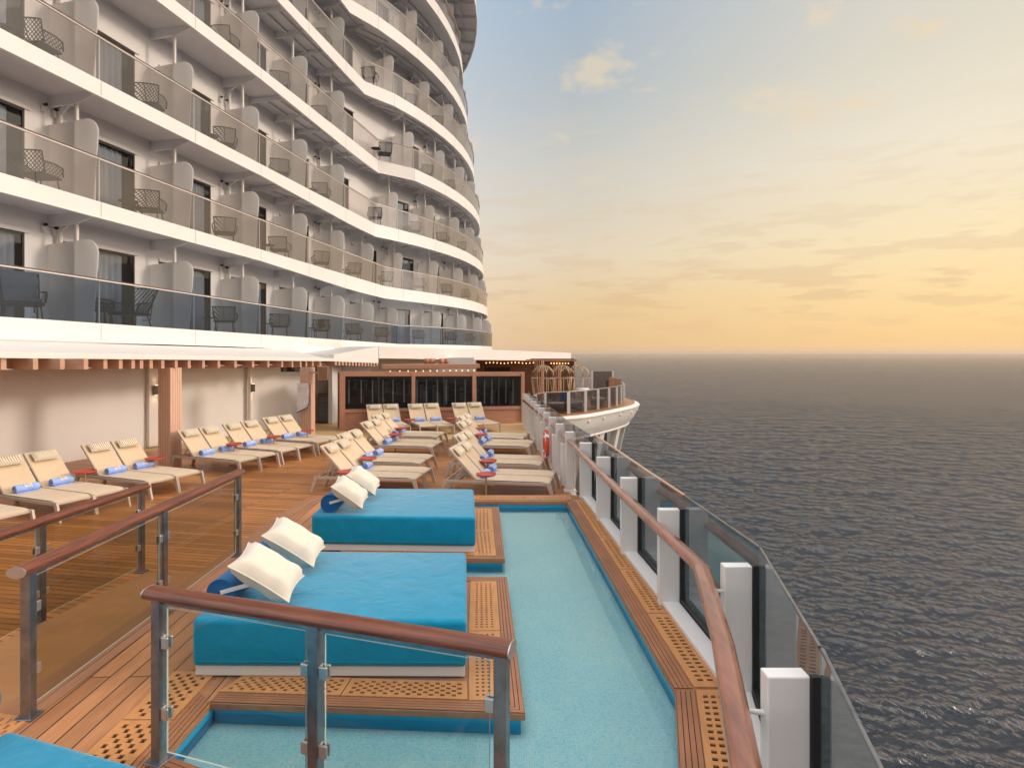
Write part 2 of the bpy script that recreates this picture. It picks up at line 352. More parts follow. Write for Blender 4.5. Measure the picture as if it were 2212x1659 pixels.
def sea():
    t = NT('sea_water'); v = t.coord(R(6), (0.42, 1.0, 1.0))
    big = t.noise(v, 0.05, 3, 0.55); mid = t.noise(v, 0.5, 6, 0.62); sm = t.noise(v, 2.6, 5, 0.68)
    def mul(a, k):
        x = t.n('ShaderNodeMath', operation='MULTIPLY'); t.l(a, x.inputs[0]); x.inputs[1].default_value = k; return x.outputs[0]
    def add(a, b):
        x = t.n('ShaderNodeMath', operation='ADD'); t.l(a, x.inputs[0]); t.l(b, x.inputs[1]); return x.outputs[0]
    h = add(add(mul(big, 1.0), mul(mid, 1.1)), mul(sm, .55))
    bp = t.n('ShaderNodeBump'); t.l(h, bp.inputs['Height']); bp.inputs['Strength'].default_value = 1.0; bp.inputs['Distance'].default_value = 1.15
    df = t.n('ShaderNodeBsdfDiffuse'); df.inputs[0].default_value = (0.020, 0.034, 0.050, 1)
    gl = t.n('ShaderNodeBsdfGlossy'); gl.inputs[0].default_value = (0.92, 0.90, 0.94, 1); gl.inputs['Roughness'].default_value = 0.08
    fr = t.n('ShaderNodeFresnel'); fr.inputs[0].default_value = 1.42
    for q in (df, gl, fr): t.l(bp.outputs[0], q.inputs['Normal'])
    mx = t.n('ShaderNodeMixShader'); t.l(fr.outputs[0], mx.inputs[0]); t.l(df.outputs[0], mx.inputs[1]); t.l(gl.outputs[0], mx.inputs[2])
    t.nt.nodes.remove(t.b); t.l(mx.outputs[0], t.out.inputs[0])
    return t.m
M['sea'] = sea()

# ------------------------------------------------------------------ mesh helpers
class MB:
    def __init__(s): s.v = []; s.f = []; s.mi = []; s.sm = []
    def add(s, vs, fs, mi=0, smooth=False):
        o = len(s.v); s.v += [tuple(x) for x in vs]
        for f in fs: s.f.append([o + i for i in f]); s.mi.append(mi); s.sm.append(smooth)
        return s
    def box(s, a, b, mi=0):
        x0, y0, z0 = a; x1, y1, z1 = b
        return s.hexa([(x0, y0, z0), (x1, y0, z0), (x1, y1, z0), (x0, y1, z0)], [(x0, y0, z1), (x1, y0, z1), (x1, y1, z1), (x0, y1, z1)], mi)
    def hexa(s, lo, hi, mi=0):
        n = len(lo)
        fs = [list(range(n))[::-1], list(range(n, 2 * n))] + [[i, (i + 1) % n, n + (i + 1) % n, n + i] for i in range(n)]
        return s.add(list(lo) + list(hi), fs, mi)
    def prism(s, pts, z0, z1, mi=0):
        return s.hexa([(p[0], p[1], z0) for p in pts], [(p[0], p[1], z1) for p in pts], mi)
    def bar(s, p, q, w, h, mi=0, up=(0, 0, 1)):
        p = Vector(p); q = Vector(q); d = (q - p).normalized(); up = Vector(up)
        x = d.cross(up)
        if x.length < 1e-4: x = d.cross(Vector((1, 0, 0)))
        x.normalize(); y = x.cross(d).normalized()
        r = [(-w / 2, -h / 2), (w / 2, -h / 2), (w / 2, h / 2), (-w / 2, h / 2)]
        return s.hexa([p + x * a + y * b for a, b in r], [q + x * a + y * b for a, b in r], mi)
    def tube(s, pts, r, n=10, mi=0, ry=None, caps=True, up=(0, 0, 1), capmi=None):
        pts = [Vector(p) for p in pts]; ry = ry or r; rings = []
        for i, p in enumerate(pts):
            d = (pts[min(i + 1, len(pts) - 1)] - pts[max(i - 1, 0)]).normalized(); u = Vector(up)
            x = d.cross(u)
            if x.length < 1e-3: x = d.cross(Vector((1, 0, 0)))
            x.normalize(); y = x.cross(d).normalized()
            rr = r[i] if isinstance(r, (list, tuple)) else r; r2 = ry[i] if isinstance(ry, (list, tuple)) else ry
            rings.append([p + x * rr * math.cos(2 * math.pi * k / n) + y * r2 * math.sin(2 * math.pi * k / n) for k in range(n)])
        vs = [v for rg in rings for v in rg]; fs = []
        for i in range(len(rings) - 1):
            for k in range(n):
                a = i * n + k; b = i * n + (k + 1) % n
                fs.append([a, b, b + n, a + n])
        s.add(vs, fs, mi, True)
        if caps:
            cm = mi if capmi is None else capmi
            s.add(rings[0], [list(range(n))[::-1]], cm); s.add(rings[-1], [list(range(n))], cm)
        return s
    def lathe(s, prof, n=24, c=(0, 0, 0), mi=0):
        vs = []; fs = []
        for r, z in prof:
            for k in range(n):
                a = 2 * math.pi * k / n; vs.append((c[0] + r * math.cos(a), c[1] + r * math.sin(a), c[2] + z))
        for i in range(len(prof) - 1):
            for k in range(n):
                a = i * n + k; b = i * n + (k + 1) % n
                fs.append([a, b, b + n, a + n])
        s.add(vs, fs, mi, True); return s
    def grid(s, fn, nu, nv, mi=0, smooth=True):
        vs = [fn(i / nu, j / nv) for j in range(nv + 1) for i in range(nu + 1)]
        fs = [[j * (nu + 1) + i, j * (nu + 1) + i + 1, (j + 1) * (nu + 1) + i + 1, (j + 1) * (nu + 1) + i] for j in range(nv) for i in range(nu)]
        return s.add(vs, fs, mi, smooth)
    def build(s, name, mats, parent=None, bevel=0.0, seg=2, recalc=True):
        me = bpy.data.meshes.new(name); me.from_pydata(s.v, [], s.f)
        if not isinstance(mats, (list, tuple)): mats = [mats]
        for m in mats: me.materials.append(m)
        me.polygons.foreach_set('material_index', s.mi); me.polygons.foreach_set('use_smooth', s.sm)
        if recalc:
            bm = bmesh.new(); bm.from_mesh(me); bmesh.ops.recalc_face_normals(bm, faces=bm.faces); bm.to_mesh(me); bm.free()
        me.update()
        o = bpy.data.objects.new(name, me); COL.objects.link(o)
        if parent: o.parent = parent
        if bevel:
            b = o.modifiers.new('Bevel', 'BEVEL'); b.width = bevel; b.segments = seg; b.limit_method = 'ANGLE'; b.angle_limit = R(40)
        return o

def tag(o, label=None, cat=None, group=None, kind=None):
    if label: o['label'] = label
    if cat: o['category'] = cat
    if group: o['group'] = group
    if kind: o['kind'] = kind
    return o
def thing(name, label, cat, loc=(0, 0, 0), rz=0.0, group=None):
    o = bpy.data.objects.new(name, None); COL.objects.link(o); o.empty_display_size = 0.2
    o.location = loc; o.rotation_euler = (0, 0, rz); return tag(o, label, cat, group)
KIDS = {}
def kids(o): return [c for c in COL.objects if c.parent == o]
def dup(o, loc, rz, label, proto_kids):
    r = o.copy(); COL.objects.link(r); r.location = loc; r.rotation_euler = (0, 0, rz); r['label'] = label
    for ch, subs in proto_kids:
        c = ch.copy(); COL.objects.link(c); c.parent = r
        for g in subs:
            d = g.copy(); COL.objects.link(d); d.parent = c
    return r
def tree(o): return [(c, kids(c)) for c in kids(o)]
def G(u, v, z=0.0):
    Y = F * (HC - z) / (v - VC); return ((u - UC) * Y / F, Y)
ORD = ['first', 'second', 'third', 'fourth', 'fifth', 'sixth', 'seventh', 'eighth', 'ninth', 'tenth', 'eleventh', 'twelfth', 'thirteenth', 'fourteenth', 'fifteenth', 'sixteenth']

# ------------------------------------------------------------------ sea
def mk_sea():
    m = MB(); n = 96; Rr = [0.0, 40, 200, 1000, 6000, 60000]
    vs = [(0, 0, 0)]; fs = []
    for r in Rr[1:]:
        for k in range(n): vs.append((r * math.cos(2 * math.pi * k / n), r * math.sin(2 * math.pi * k / n), 0))
    for k in range(n): fs.append([0, 1 + k, 1 + (k + 1) % n])
    for i in range(len(Rr) - 2):
        for k in range(n):
            a = 1 + i * n + k; b = 1 + i * n + (k + 1) % n; fs.append([a, a + n, b + n, b])
    m.add(vs, fs); o = m.build('sea', M['sea'], recalc=False); o.location = (0, 0, -24.6); tag(o, kind='structure')
    # wavy water near the ship: a fan of real swell and chop
    import numpy as np
    rng = np.random.RandomState(4)
    rs_ = [24.0]
    while rs_[-1] < 12000: rs_.append(rs_[-1] + .11 + rs_[-1] ** 2 / 27000.0)
    r = np.array(rs_); a = np.radians(np.linspace(-42, 62, 860)); RR, AA = np.meshgrid(r, a, indexing='ij')
    X = RR * np.sin(AA); Y = RR * np.cos(AA); Zz = np.zeros_like(X); dr = (.11 + RR ** 2 / 27000.0)
    for lam in np.geomspace(.45, 13.0, 60):
        th = rng.normal(R(6), R(30)); k = 2 * math.pi / lam; ph = rng.uniform(0, 6.28)
        arg = k * (X * math.sin(th) + Y * math.cos(th)) + ph + .6 * np.sin(.13 * k * (X * math.cos(th) - Y * math.sin(th)) + ph * 3)
        w = np.clip((lam / dr - 1.6) / 1.6, 0, 1)
        amp = .0098 * lam if lam < 1.8 else .0098 * 1.8 * (lam / 1.8) ** .3
        Zz += amp * w * (np.sin(arg) + .25 * np.sin(2 * arg + .5))
    Zz -= .6 * np.clip((RR - 3000) / 6000.0, 0, 1)
    nr, na = X.shape; co = np.stack([X, Y, Zz], -1).reshape(-1, 3).astype('f4')
    ii = np.arange(nr * na).reshape(nr, na); q = np.stack([ii[:-1, :-1], ii[1:, :-1], ii[1:, 1:], ii[:-1, 1:]], -1).reshape(-1, 4)[:, ::-1].copy()
    me = bpy.data.meshes.new('sea'); me.vertices.add(len(co)); me.vertices.foreach_set('co', co.ravel())
    me.loops.add(q.size); me.loops.foreach_set('vertex_index', q.ravel().astype('i4')); me.polygons.add(len(q)); me.polygons.foreach_set('loop_start', np.arange(0, q.size, 4, dtype='i4'))
    me.polygons.foreach_set('use_smooth', np.ones(len(q), dtype=bool)); me.update(calc_edges=True); me.materials.append(M['sea'])
    o = bpy.data.objects.new('sea', me); COL.objects.link(o); o.location = (0, 0, -24); tag(o, kind='structure')
mk_sea()

# ------------------------------------------------------------------ decks (setting)
ZP = 0.22                                                   # raised pool terrace
def struct(name, mb, mat, **k):
    o = mb.build(name, mat, **k); tag(o, kind='structure'); return o
m = MB(); m.prism([(-13, -3), (1.15, -3), (1.15, 10.4), (1.12, 11.2), (0.95, 13.0), (0.83, 14.5), (0.72, 17), (0.62, 18.9), (-5.9, 18.0), (-8.4, 17.2), (-16, 12)], -0.30, 0.0)
struct('main_deck', m, M['teak'])
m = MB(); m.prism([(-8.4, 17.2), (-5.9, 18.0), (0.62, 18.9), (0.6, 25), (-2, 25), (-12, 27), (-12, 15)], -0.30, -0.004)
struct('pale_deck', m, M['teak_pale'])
# hull side under the deck edge
m = MB()
hp = [(0.9, -3), (1.55, 2.8), (1.72, 4.3), (1.55, 7), (1.42, 10.4), (1.15, 12), (0.95, 16), (0.7, 22), (0.5, 25)]
for a, b in zip(hp, hp[1:]): m.hexa([(a[0], a[1], -24.5), (b[0], b[1], -24.5), (b[0] - .3, b[1], -24.5), (a[0] - .3, a[1], -24.5)], [(a[0], a[1], -.05), (b[0], b[1], -.05), (b[0] - .3, b[1], -.05), (a[0] - .3, a[1], -.05)])
struct('ship_side', m, M['hull'])

# pool outlines
IN = [(0.894, 9.81), (1.173, 4.34), (0.90, 3.2), (0.55, 1.7)]             # inner right pool edge
OUT = [(1.24, 10.32), (1.50, 5.6), (1.55, 4.33), (1.27, 3.0), (0.85, 1.2)]
P2 = [(-2.11, 4.184), (0.0895, 4.055), (-0.055, 6.53), (-2.11, 6.57)]
P1 = [(-2.15, 7.12), (-0.082, 7.083), (-0.204, 9.486), (-2.15, 9.52)]
def slab(name, pts, mat, lip=0.045):
    m = MB(); m.prism(pts, ZP - lip, ZP); o = m.build(name, mat, bevel=0.004); tag(o, kind='structure'); return o
# left board walk with rounded far corner
lw = [(-3.48, 0.0), (-2.10, 0.0), (-2.10, 10.32), (-3.0, 10.32), (-3.22, 10.25), (-3.38, 10.08), (-3.46, 9.8), (-3.48, 9.4)]
m = MB(); m.prism(lw, 0.0, ZP); struct('pool_terrace', m, M['teak_left'], bevel=0.01)
slab('bathing_platform', P2, M['kerbwood']); slab('bathing_platform', P1, M['kerbwood'])
slab('pool_kerb', [(-2.095, 9.81), (0.894, 9.81), (1.24, 10.32), (-2.095, 10.32)], M['kerbwood'])
slab('pool_kerb', [IN[0], OUT[0], OUT[1], OUT[2], IN[1]][::-1], M['kerbwood'])
slab('pool_kerb', [IN[1], OUT[2], OUT[3], OUT[4], IN[3], IN[2]][::-1], M['kerbwood'])
slab('pool_kerb', [(-2.095, 3.64), (0.56, 2.53), (0.3, 1.9), (-2.095, 2.9)][::-1], M['kerbwood'])
# risers
def riser(pts, inset, z0=-0.08, name='pool_wall', closed=True):
    cx = sum(p[0] for p in pts) / len(pts); cy = sum(p[1] for p in pts) / len(pts)
    q = [(p[0] + (inset if p[0] < cx else -inset), p[1] + (inset if p[1] < cy else -inset)) for p in pts]
    m = MB(); m.prism(q, z0, ZP - 0.046); struct(name, m, M['bluetile'])
riser(P2, 0.03); riser(P1, 0.03)
m = MB()
def wallseg(m, a, b, side, th=0.08, z0=-0.08, z1=ZP - 0.046):
    a = Vector((a[0], a[1], 0)); b = Vector((b[0], b[1], 0)); d = (b - a).normalized(); n = Vector((d.y, -d.x, 0)) * side
    q = [a + n * .012, b + n * .012, b + n * (.012 + th), a + n * (.012 + th)]
    m.hexa([(p.x, p.y, z0) for p in q], [(p.x, p.y, z1) for p in q])
wallseg(m, (-2.1, 9.81), IN[0], -1); wallseg(m, IN[0], IN[1], -1); wallseg(m, IN[1], IN[2], -1); wallseg(m, IN[2], IN[3], -1)
wallseg(m, (-2.1, 3.64), (0.56, 2.53), 1)
struct('pool_wall', m, M['bluetile'])
m = MB(); m.box((-2.0985, 2.0, -0.08), (-2.09, 9.9, ZP - 0.05)); struct('pool_wall', m, M['bluetile'])
# outer riser of the raised terrace
m = MB(); m.prism([(0.9, 10.30), (-2.1, 10.30), (-2.1, 9.9), (0.9, 9.9)], 0.0, ZP - 0.05); struct('terrace_step', m, M['kerbwood'])
m = MB(); m.prism([(-2.12, 1.4), (1.25, 1.4), (1.25, 9.95), (-2.12, 9.95)], -0.02, 0.062); struct('pool_floor', m, M['mosaic'])
m = MB(); m.add([(-2.10, 1.6, 0), (1.28, 1.6, 0), (1.28, 9.9, 0), (-2.10, 9.9, 0)], [[0, 1, 2, 3]])
o = struct('pool_water', m, M['poolwater'], recalc=False); o.location.z = 0.135

# narrow border boards (4 lines) and perforated grates
def lerp(a, b, t): return (a[0] + (b[0] - a[0]) * t, a[1] + (b[1] - a[1]) * t)
def border(a, b, c, d, n=4, name='border_boards'):
    """a-b outer line, d-c inner line: n boards between"""
    m = MB()
    for i in range(n):
        t0 = i / n + 0.04 / n * 2; t1 = (i + 1) / n - 0.04 / n * 2
        q = [lerp(a, d, t0), lerp(b, c, t0), lerp(b, c, t1), lerp(a, d, t1)]
        m.prism(q, ZP + 0.002, ZP + 0.008)
    m.prism([a, b, c, d], ZP + 0.0005, ZP + 0.0022, 1)
    struct(name, m, [M['border'], M['gap']])
def grate(a, b, c, d, n1, n2, stag=False, h1=0.5, h2=0.5, marg=(0.06, 0.16), name='drain_grate', grp=3):
    """perforated board; a-b is the long side, n1 holes along it, n2 rows across"""
    m = MB(); Z = ZP + 0.012
    def P(s, t): p = lerp(lerp(a, b, s), lerp(d, c, s), t); return p
    cells_s = [0.0]; cells_t = [0.0]
    S0, T0 = marg
    def brk(n, m0, h):
        out = [0.0]; step = (1 - 2 * m0) / n
        for i in range(n):
            x = m0 + i * step; out += [x + step * (1 - h) / 2, x + step * (1 + h) / 2]
        return out + [1.0]
    k1 = n1 * 2 if stag else n1; k2 = n2 * 2 if stag else n2
    bs = brk(k1, S0, 0.80 if stag else h1); bt = brk(k2, T0, 0.80 if stag else h2)
    vs = []; fs = []; idx = {}
    def vid(i, j, z):
        key = (i, j, z)
        if key not in idx:
            p = P(bs[i], bt[j]); idx[key] = len(vs); vs.append((p[0], p[1], z))
        return idx[key]
    for i in range(len(bs) - 1):
        for j in range(len(bt) - 1):
            hole = (i % 2 == 1) and (j % 2 == 1)
            if hole and stag: hole = (((i - 1) // 2 + (j - 1) // 2) % 2 == 0)
            if not hole: fs.append([vid(i, j, Z), vid(i + 1, j, Z), vid(i + 1, j + 1, Z), vid(i, j + 1, Z)])
            else:
                for (x0, y0, x1, y1) in ((i, j, i + 1, j), (i + 1, j, i + 1, j + 1), (i + 1, j + 1, i, j + 1), (i, j + 1, i, j)):
                    fs.append([vid(x0, y0, Z), vid(x1, y1, Z), vid(x1, y1, ZP + .002), vid(x0, y0, ZP + .002)])
    m.add(vs, fs, 0)
    # sides
    for p, q in ((a, b), (b, c), (c, d), (d, a)):
        m.add([(p[0], p[1], ZP), (q[0], q[1], ZP), (q[0], q[1], Z), (p[0], p[1], Z)], [[0, 1, 2, 3]], 0)
    m.add([(p[0], p[1], ZP + 0.0015) for p in (a, b, c, d)], [[0, 1, 2, 3]], 1)
    o = struct(name, m, [M['grate'], M['gap']])
# right kerb
def onl(y, off):
    for p, q in ((IN[0], IN[1]), (IN[1], IN[2]), (IN[2], IN[3])):
        if q[1] <= y <= p[1] + 1e-6:
            t = (p[1] - y) / (p[1] - q[1]); x = p[0] + (q[0] - p[0]) * t
            return (x + off, y)
    return (IN[0][0] + off, y)
border(onl(9.80, 0.004), onl(4.36, 0.004), onl(4.36, 0.14), onl(9.80, 0.14))
border((1.178, 4.33), (0.905, 3.2), (1.05, 3.17), (1.315, 4.33))
ys = [9.95, 9.0, 7.9, 6.75, 5.6, 4.36]
for y0, y1 in zip(ys, ys[1:]):
    a = onl(y0 - .008, 0.15); b = onl(y1 + .008, 0.15); w = 0.2 + 0.02 * (10 - (y0 + y1) / 2)
    grate(a, b, (b[0] + w, b[1]), (a[0] + w, a[1]), int((y0 - y1) * 15), 3, h1=.45, h2=.62, marg=(.05, .14))
grate((1.325, 4.33), (1.07, 3.25), (1.30, 3.2), (1.55, 4.33), 15, 3, h1=.45, h2=.62, marg=(.05, .14))
# far kerb
border((-2.08, 9.815), (0.89, 9.815), (0.97, 9.94), (-2.08, 9.94))
for x0, x1 in ((-2.0, -0.6), (-0.59, 0.35), (0.36, 0.98)):
    grate((x0, 9.95), (x1, 9.95), (x1 + .0, 10.2), (x0, 10.2), int((x1 - x0) * 14), 3, True, marg=(.04, .12))
# platform 2
a, b, c, d = P2
border((-2.1, 4.19), (0.085, 4.06), (-0.045, 4.185), (-2.1, 4.30)); border((0.085, 4.06), (-0.058, 6.525), (-0.16, 6.40), (-0.045, 4.185)); border((-0.06, 6.525), (-2.1, 6.56), (-2.1, 6.44), (-0.16, 6.40))
grate((-2.1, 4.31), (-1.22, 4.262), (-1.20, 4.49), (-2.02, 4.53), 10, 3, True, marg=(.04, .12)); grate((-1.21, 4.261), (-0.31, 4.21), (-0.335, 4.44), (-1.19, 4.485), 10, 3, True, marg=(.04, .12))
grate((-0.055, 4.20), (-0.105, 5.25), (-0.375, 5.24), (-0.30, 4.20), 19, 4, h1=.42, h2=.45, marg=(.04, .16)); grate((-0.106, 5.26), (-0.165, 6.39), (-0.44, 6.39), (-0.376, 5.25), 21, 4, h1=.42, h2=.45, marg=(.04, .16))
# platform 1
border((-2.12, 7.125), (-0.087, 7.088), (-0.18, 7.19), (-2.12, 7.23)); border((-0.087, 7.088), (-0.208, 9.48), (-0.31, 9.38), (-0.18, 7.19)); border((-0.208, 9.48), (-2.1, 9.51), (-2.1, 9.41), (-0.31, 9.38))
for x0, x1 in ((-2.1, -1.28), (-1.27, -0.46)):
    grate((x0, 7.24), (x1, 7.225), (x1, 7.39), (x0, 7.405), 10, 3, True, marg=(.04, .12))
grate((-0.19, 7.20), (-0.25, 8.2), (-0.56, 8.2), (-0.45, 7.20), 19, 4, h1=.42, h2=.45, marg=(.04, .16)); grate((-0.251, 8.21), (-0.315, 9.37), (-0.62, 9.37), (-0.561, 8.21), 22, 4, h1=.42, h2=.45, marg=(.04, .16))
# left strip by the near inlet
border((-2.098, 2.9), (-2.105, 4.19), (-2.235, 4.31), (-2.235, 2.9))
grate((-2.245, 3.0), (-2.245, 3.97), (-2.575, 3.97), (-2.575, 3.0), 9, 3, True, marg=(.04, .12)); grate((-2.245, 3.98), (-2.245, 4.58), (-2.575, 4.58), (-2.575, 3.98), 6, 3, True, marg=(.05, .12))
grate((-3.45, 3.3), (-3.45, 4.05), (-3.2, 4.0), (-3.2, 3.3), 6, 3, True, marg=(.05, .12))
border((-2.10, 3.64), (0.56, 2.53), (0.5, 2.40), (-2.16, 3.50))
# edging boards of the walk
m = MB(); e1 = [(-3.48, 0.5), (-3.48, 9.4), (-3.46, 9.8), (-3.38, 10.08), (-3.22, 10.25), (-3.0, 10.32), (-2.1, 10.32)]
def offs(pl, dist):
    out = []
    for i, p in enumerate(pl):
        a = Vector(pl[max(i - 1, 0)]); b = Vector(pl[min(i + 1, len(pl) - 1)]); t = (b - a).normalized(); out.append((p[0] + t.y * dist, p[1] - t.x * dist))
    return out
for d0, d1 in ((0.0, 0.20), (0.206, 0.30)):
    A = offs(e1, d0); B = offs(e1, d1)
    for i in range(len(e1) - 1): m.prism([A[i], A[i + 1], B[i + 1], B[i]][::-1], ZP + 0.001, ZP + 0.007)
struct('terrace_edging', m, M['kerbwood'])
# ramp beside the walk
m = MB(); m.add([(-4.42, 4.3, 0.22), (-3.485, 4.3, 0.22), (-3.485, 7.25, 0.006), (-4.42, 7.25, 0.006), (-4.42, 4.3, 0), (-3.485, 4.3, 0), (-3.485, 7.25, 0), (-4.42, 7.25, 0),
                 (-4.42, 1.0, 0.22), (-3.485, 1.0, 0.22), (-4.42, 1.0, 0), (-3.485, 1.0, 0)],
                [[0, 1, 2, 3], [0, 3, 7, 4], [1, 5, 6, 2], [2, 6, 7, 3], [8, 9, 1, 0], [8, 0, 4, 10], [9, 11, 5, 1], [8, 10, 11, 9]])
struct('access_ramp', m, M['ramp'])

# ------------------------------------------------------------------ windscreen on the right
PX = [(0.80, 1.35), (1.19, 2.80), (1.50, 4.25), (1.416, 5.79), (1.316, 7.25), (1.229, 8.70), (1.141, 10.09)]
PW = 0.2
ws = thing('glass_windscreen', 'tall tinted glass screen with white box pillars along the right side of the pool', 'windscreen')
def gl_line(p): return (p[0] + PW + 0.012, p[1])
for i, p in enumerate(PX):
    m = MB(); m.box((p[0], p[1] - 0.0, ZP - .35), (p[0] + PW, p[1] + 0.09, 1.145)); m.build('pillar', M['white'], ws, bevel=0.008)
    if i:
        m = MB(); m.box((p[0] + PW, p[1] - .015, ZP - .3), (p[0] + PW + 0.04, p[1] + .015, 1.15)); m.build('gasket', M['black'], ws)
for a, b in zip(PX, PX[1:]):
    ga, gb = gl_line(a), gl_line(b)
    ga = (ga[0] + .03, ga[1]); gb = (gb[0] + .03, gb[1])
    m = MB(); m.hexa([(ga[0], ga[1], .24), (gb[0], gb[1], .24), (gb[0] + .012, gb[1], .24), (ga[0] + .012, ga[1], .24)], [(ga[0], ga[1], 1.27), (gb[0], gb[1], 1.27), (gb[0] + .012, gb[1], 1.27), (ga[0] + .012, ga[1], 1.27)])
    g = m.build('glass_panel', M['windglass'], ws)
    far = a[1] > 5
    m = MB(); m.bar((ga[0] + .006, ga[1] + .012, 1.277), (gb[0] + .006, gb[1] - .012, 1.277), .035 if far else .014, .016); m.build('top_edge', M['copperwood'] if far else M['steel'], ws)
    m = MB(); m.bar((ga[0] - .03, ga[1] + .10, .27), (gb[0] - .03, gb[1], .27), .03, .05); m.build('bottom_frame', M['black'], ws)
    m = MB(); q = [(a[0] + .03, a[1] + .09), (b[0] + .03, b[1]), (b[0] + PW - .01, b[1]), (a[0] + PW - .01, a[1] + .09)]
    m.prism(q, ZP - .3, ZP + .045); m.build('sill', M['white'], ws, bevel=.006)
# handrail inside
hr = thing('deck_handrail', 'varnished copper brown handrail running along the white pillars by the pool', 'handrail')
HRP = [(0.72, 1.55), (0.94, 2.416), (1.207, 3.436), (1.470, 4.66), (1.462, 4.80), (1.395, 5.8), (1.30, 7.25), (1.20, 8.97), (1.15, 10.3), (1.0, 13.2), (0.78, 16.5), (0.40, 21.2)]
m = MB(); m.tube([(x, y, .985) for x, y in HRP[:4]], .064, 20, ry=.038); m.build('rail', M['copperwood'], hr)
m = MB(); m.tube([(x, y, .985) for x, y in HRP[3:]], [.066] * 3 + [.064, .062, .06, .055, .05, .045], 20, ry=[.04] * 9); m.build('rail', M['copperwood'], hr)
m = MB(); m.tube([(1.4655, 4.645, .985), (1.469, 4.66, .985)], .0655, 20, ry=.0395); m.build('joint_ring', M['chrome'], hr)
for p in PX[1:]:
    x0 = None
    for (xa, ya), (xb, yb) in zip(HRP, HRP[1:]):
        if ya <= p[1] + .08 <= yb: x0 = xa + (xb - xa) * (p[1] + .08 - ya) / (yb - ya)
    m = MB(); m.tube([(x0, p[1] + .05, .965), (p[0] + .004, p[1] + .05, .95)], .013, 8); m.build('bracket', M['white'], hr)

# farther posts with glass beyond the pool
fp = thing('side_bulwark', 'white posts with dark glass panels along the deck edge beyond the pool', 'railing')
QX = [(1.02, 11.45), (.93, 12.75), (.86, 14.05), (.79, 15.2), (.72, 16.4), (.65, 17.5), (.58, 18.7), (.50, 19.9), (.44, 21.0), (.40, 22.2)]
prev = (1.141, 10.26)
for (x, y) in QX:
    m = MB(); m.box((x, y, 0), (x + .17, y + .12, 1.15)); m.box((x - .03, y - .03, 0), (x + .2, y + .15, .05)); m.box((x + .015, y - .012, .1), (x + .14, y, 1.0)); m.build('post', M['white'], fp, bevel=.006)
    m = MB(); m.hexa([(prev[0] + .18, prev[1], .06), (x + .18, y, .06), (x + .192, y, .06), (prev[0] + .192, prev[1], .06)], [(prev[0] + .18, prev[1], 1.27), (x + .18, y, 1.27), (x + .192, y, 1.27), (prev[0] + .192, prev[1], 1.27)])
    m.build('glass_panel', M['terglass'], fp)
    if y < 17:
        m = MB(); m.box((x - .05, y + .35, .05), (x + .06, y + .62, .86)); m.build('locker', M['white'], fp, bevel=.01)
    prev = (x, y + .12)

# ------------------------------------------------------------------ lifebuoy
lb = thing('lifebuoy', 'red ring lifebuoy with white bands and rope hung on the white side posts', 'lifebuoy', (0.77, 13.6, .58), R(0))
def torus(R0, r, n=40, k=14, a0=0, a1=2 * math.pi, mi=0, m=None):
    m = m or MB()
    m.grid(lambda u, v: (r * math.sin(2 * math.pi * v) * .75, (R0 + r * math.cos(2 * math.pi * v)) * math.cos(a0 + (a1 - a0) * u), (R0 + r * math.cos(2 * math.pi * v)) * math.sin(a0 + (a1 - a0) * u)), n, k, mi)
    return m
torus(.27, .075).build('ring', M['buoyred'], lb)
for k in range(4):
    a = math.pi / 4 + k * math.pi / 2; torus(.27, .078, 6, 14, a - .12, a + .12).build('band', M['label'], lb)
m = MB(); pts = []
for k in range(49):
    a = 2 * math.pi * k / 48; rr = .36 - .05 * abs(math.cos(2 * a)); pts.append((-.03 + .0 * k, rr * math.cos(a), rr * math.sin(a)))
m.tube(pts, .009, 6, caps=False); m.build('rope', M['rope'], lb)

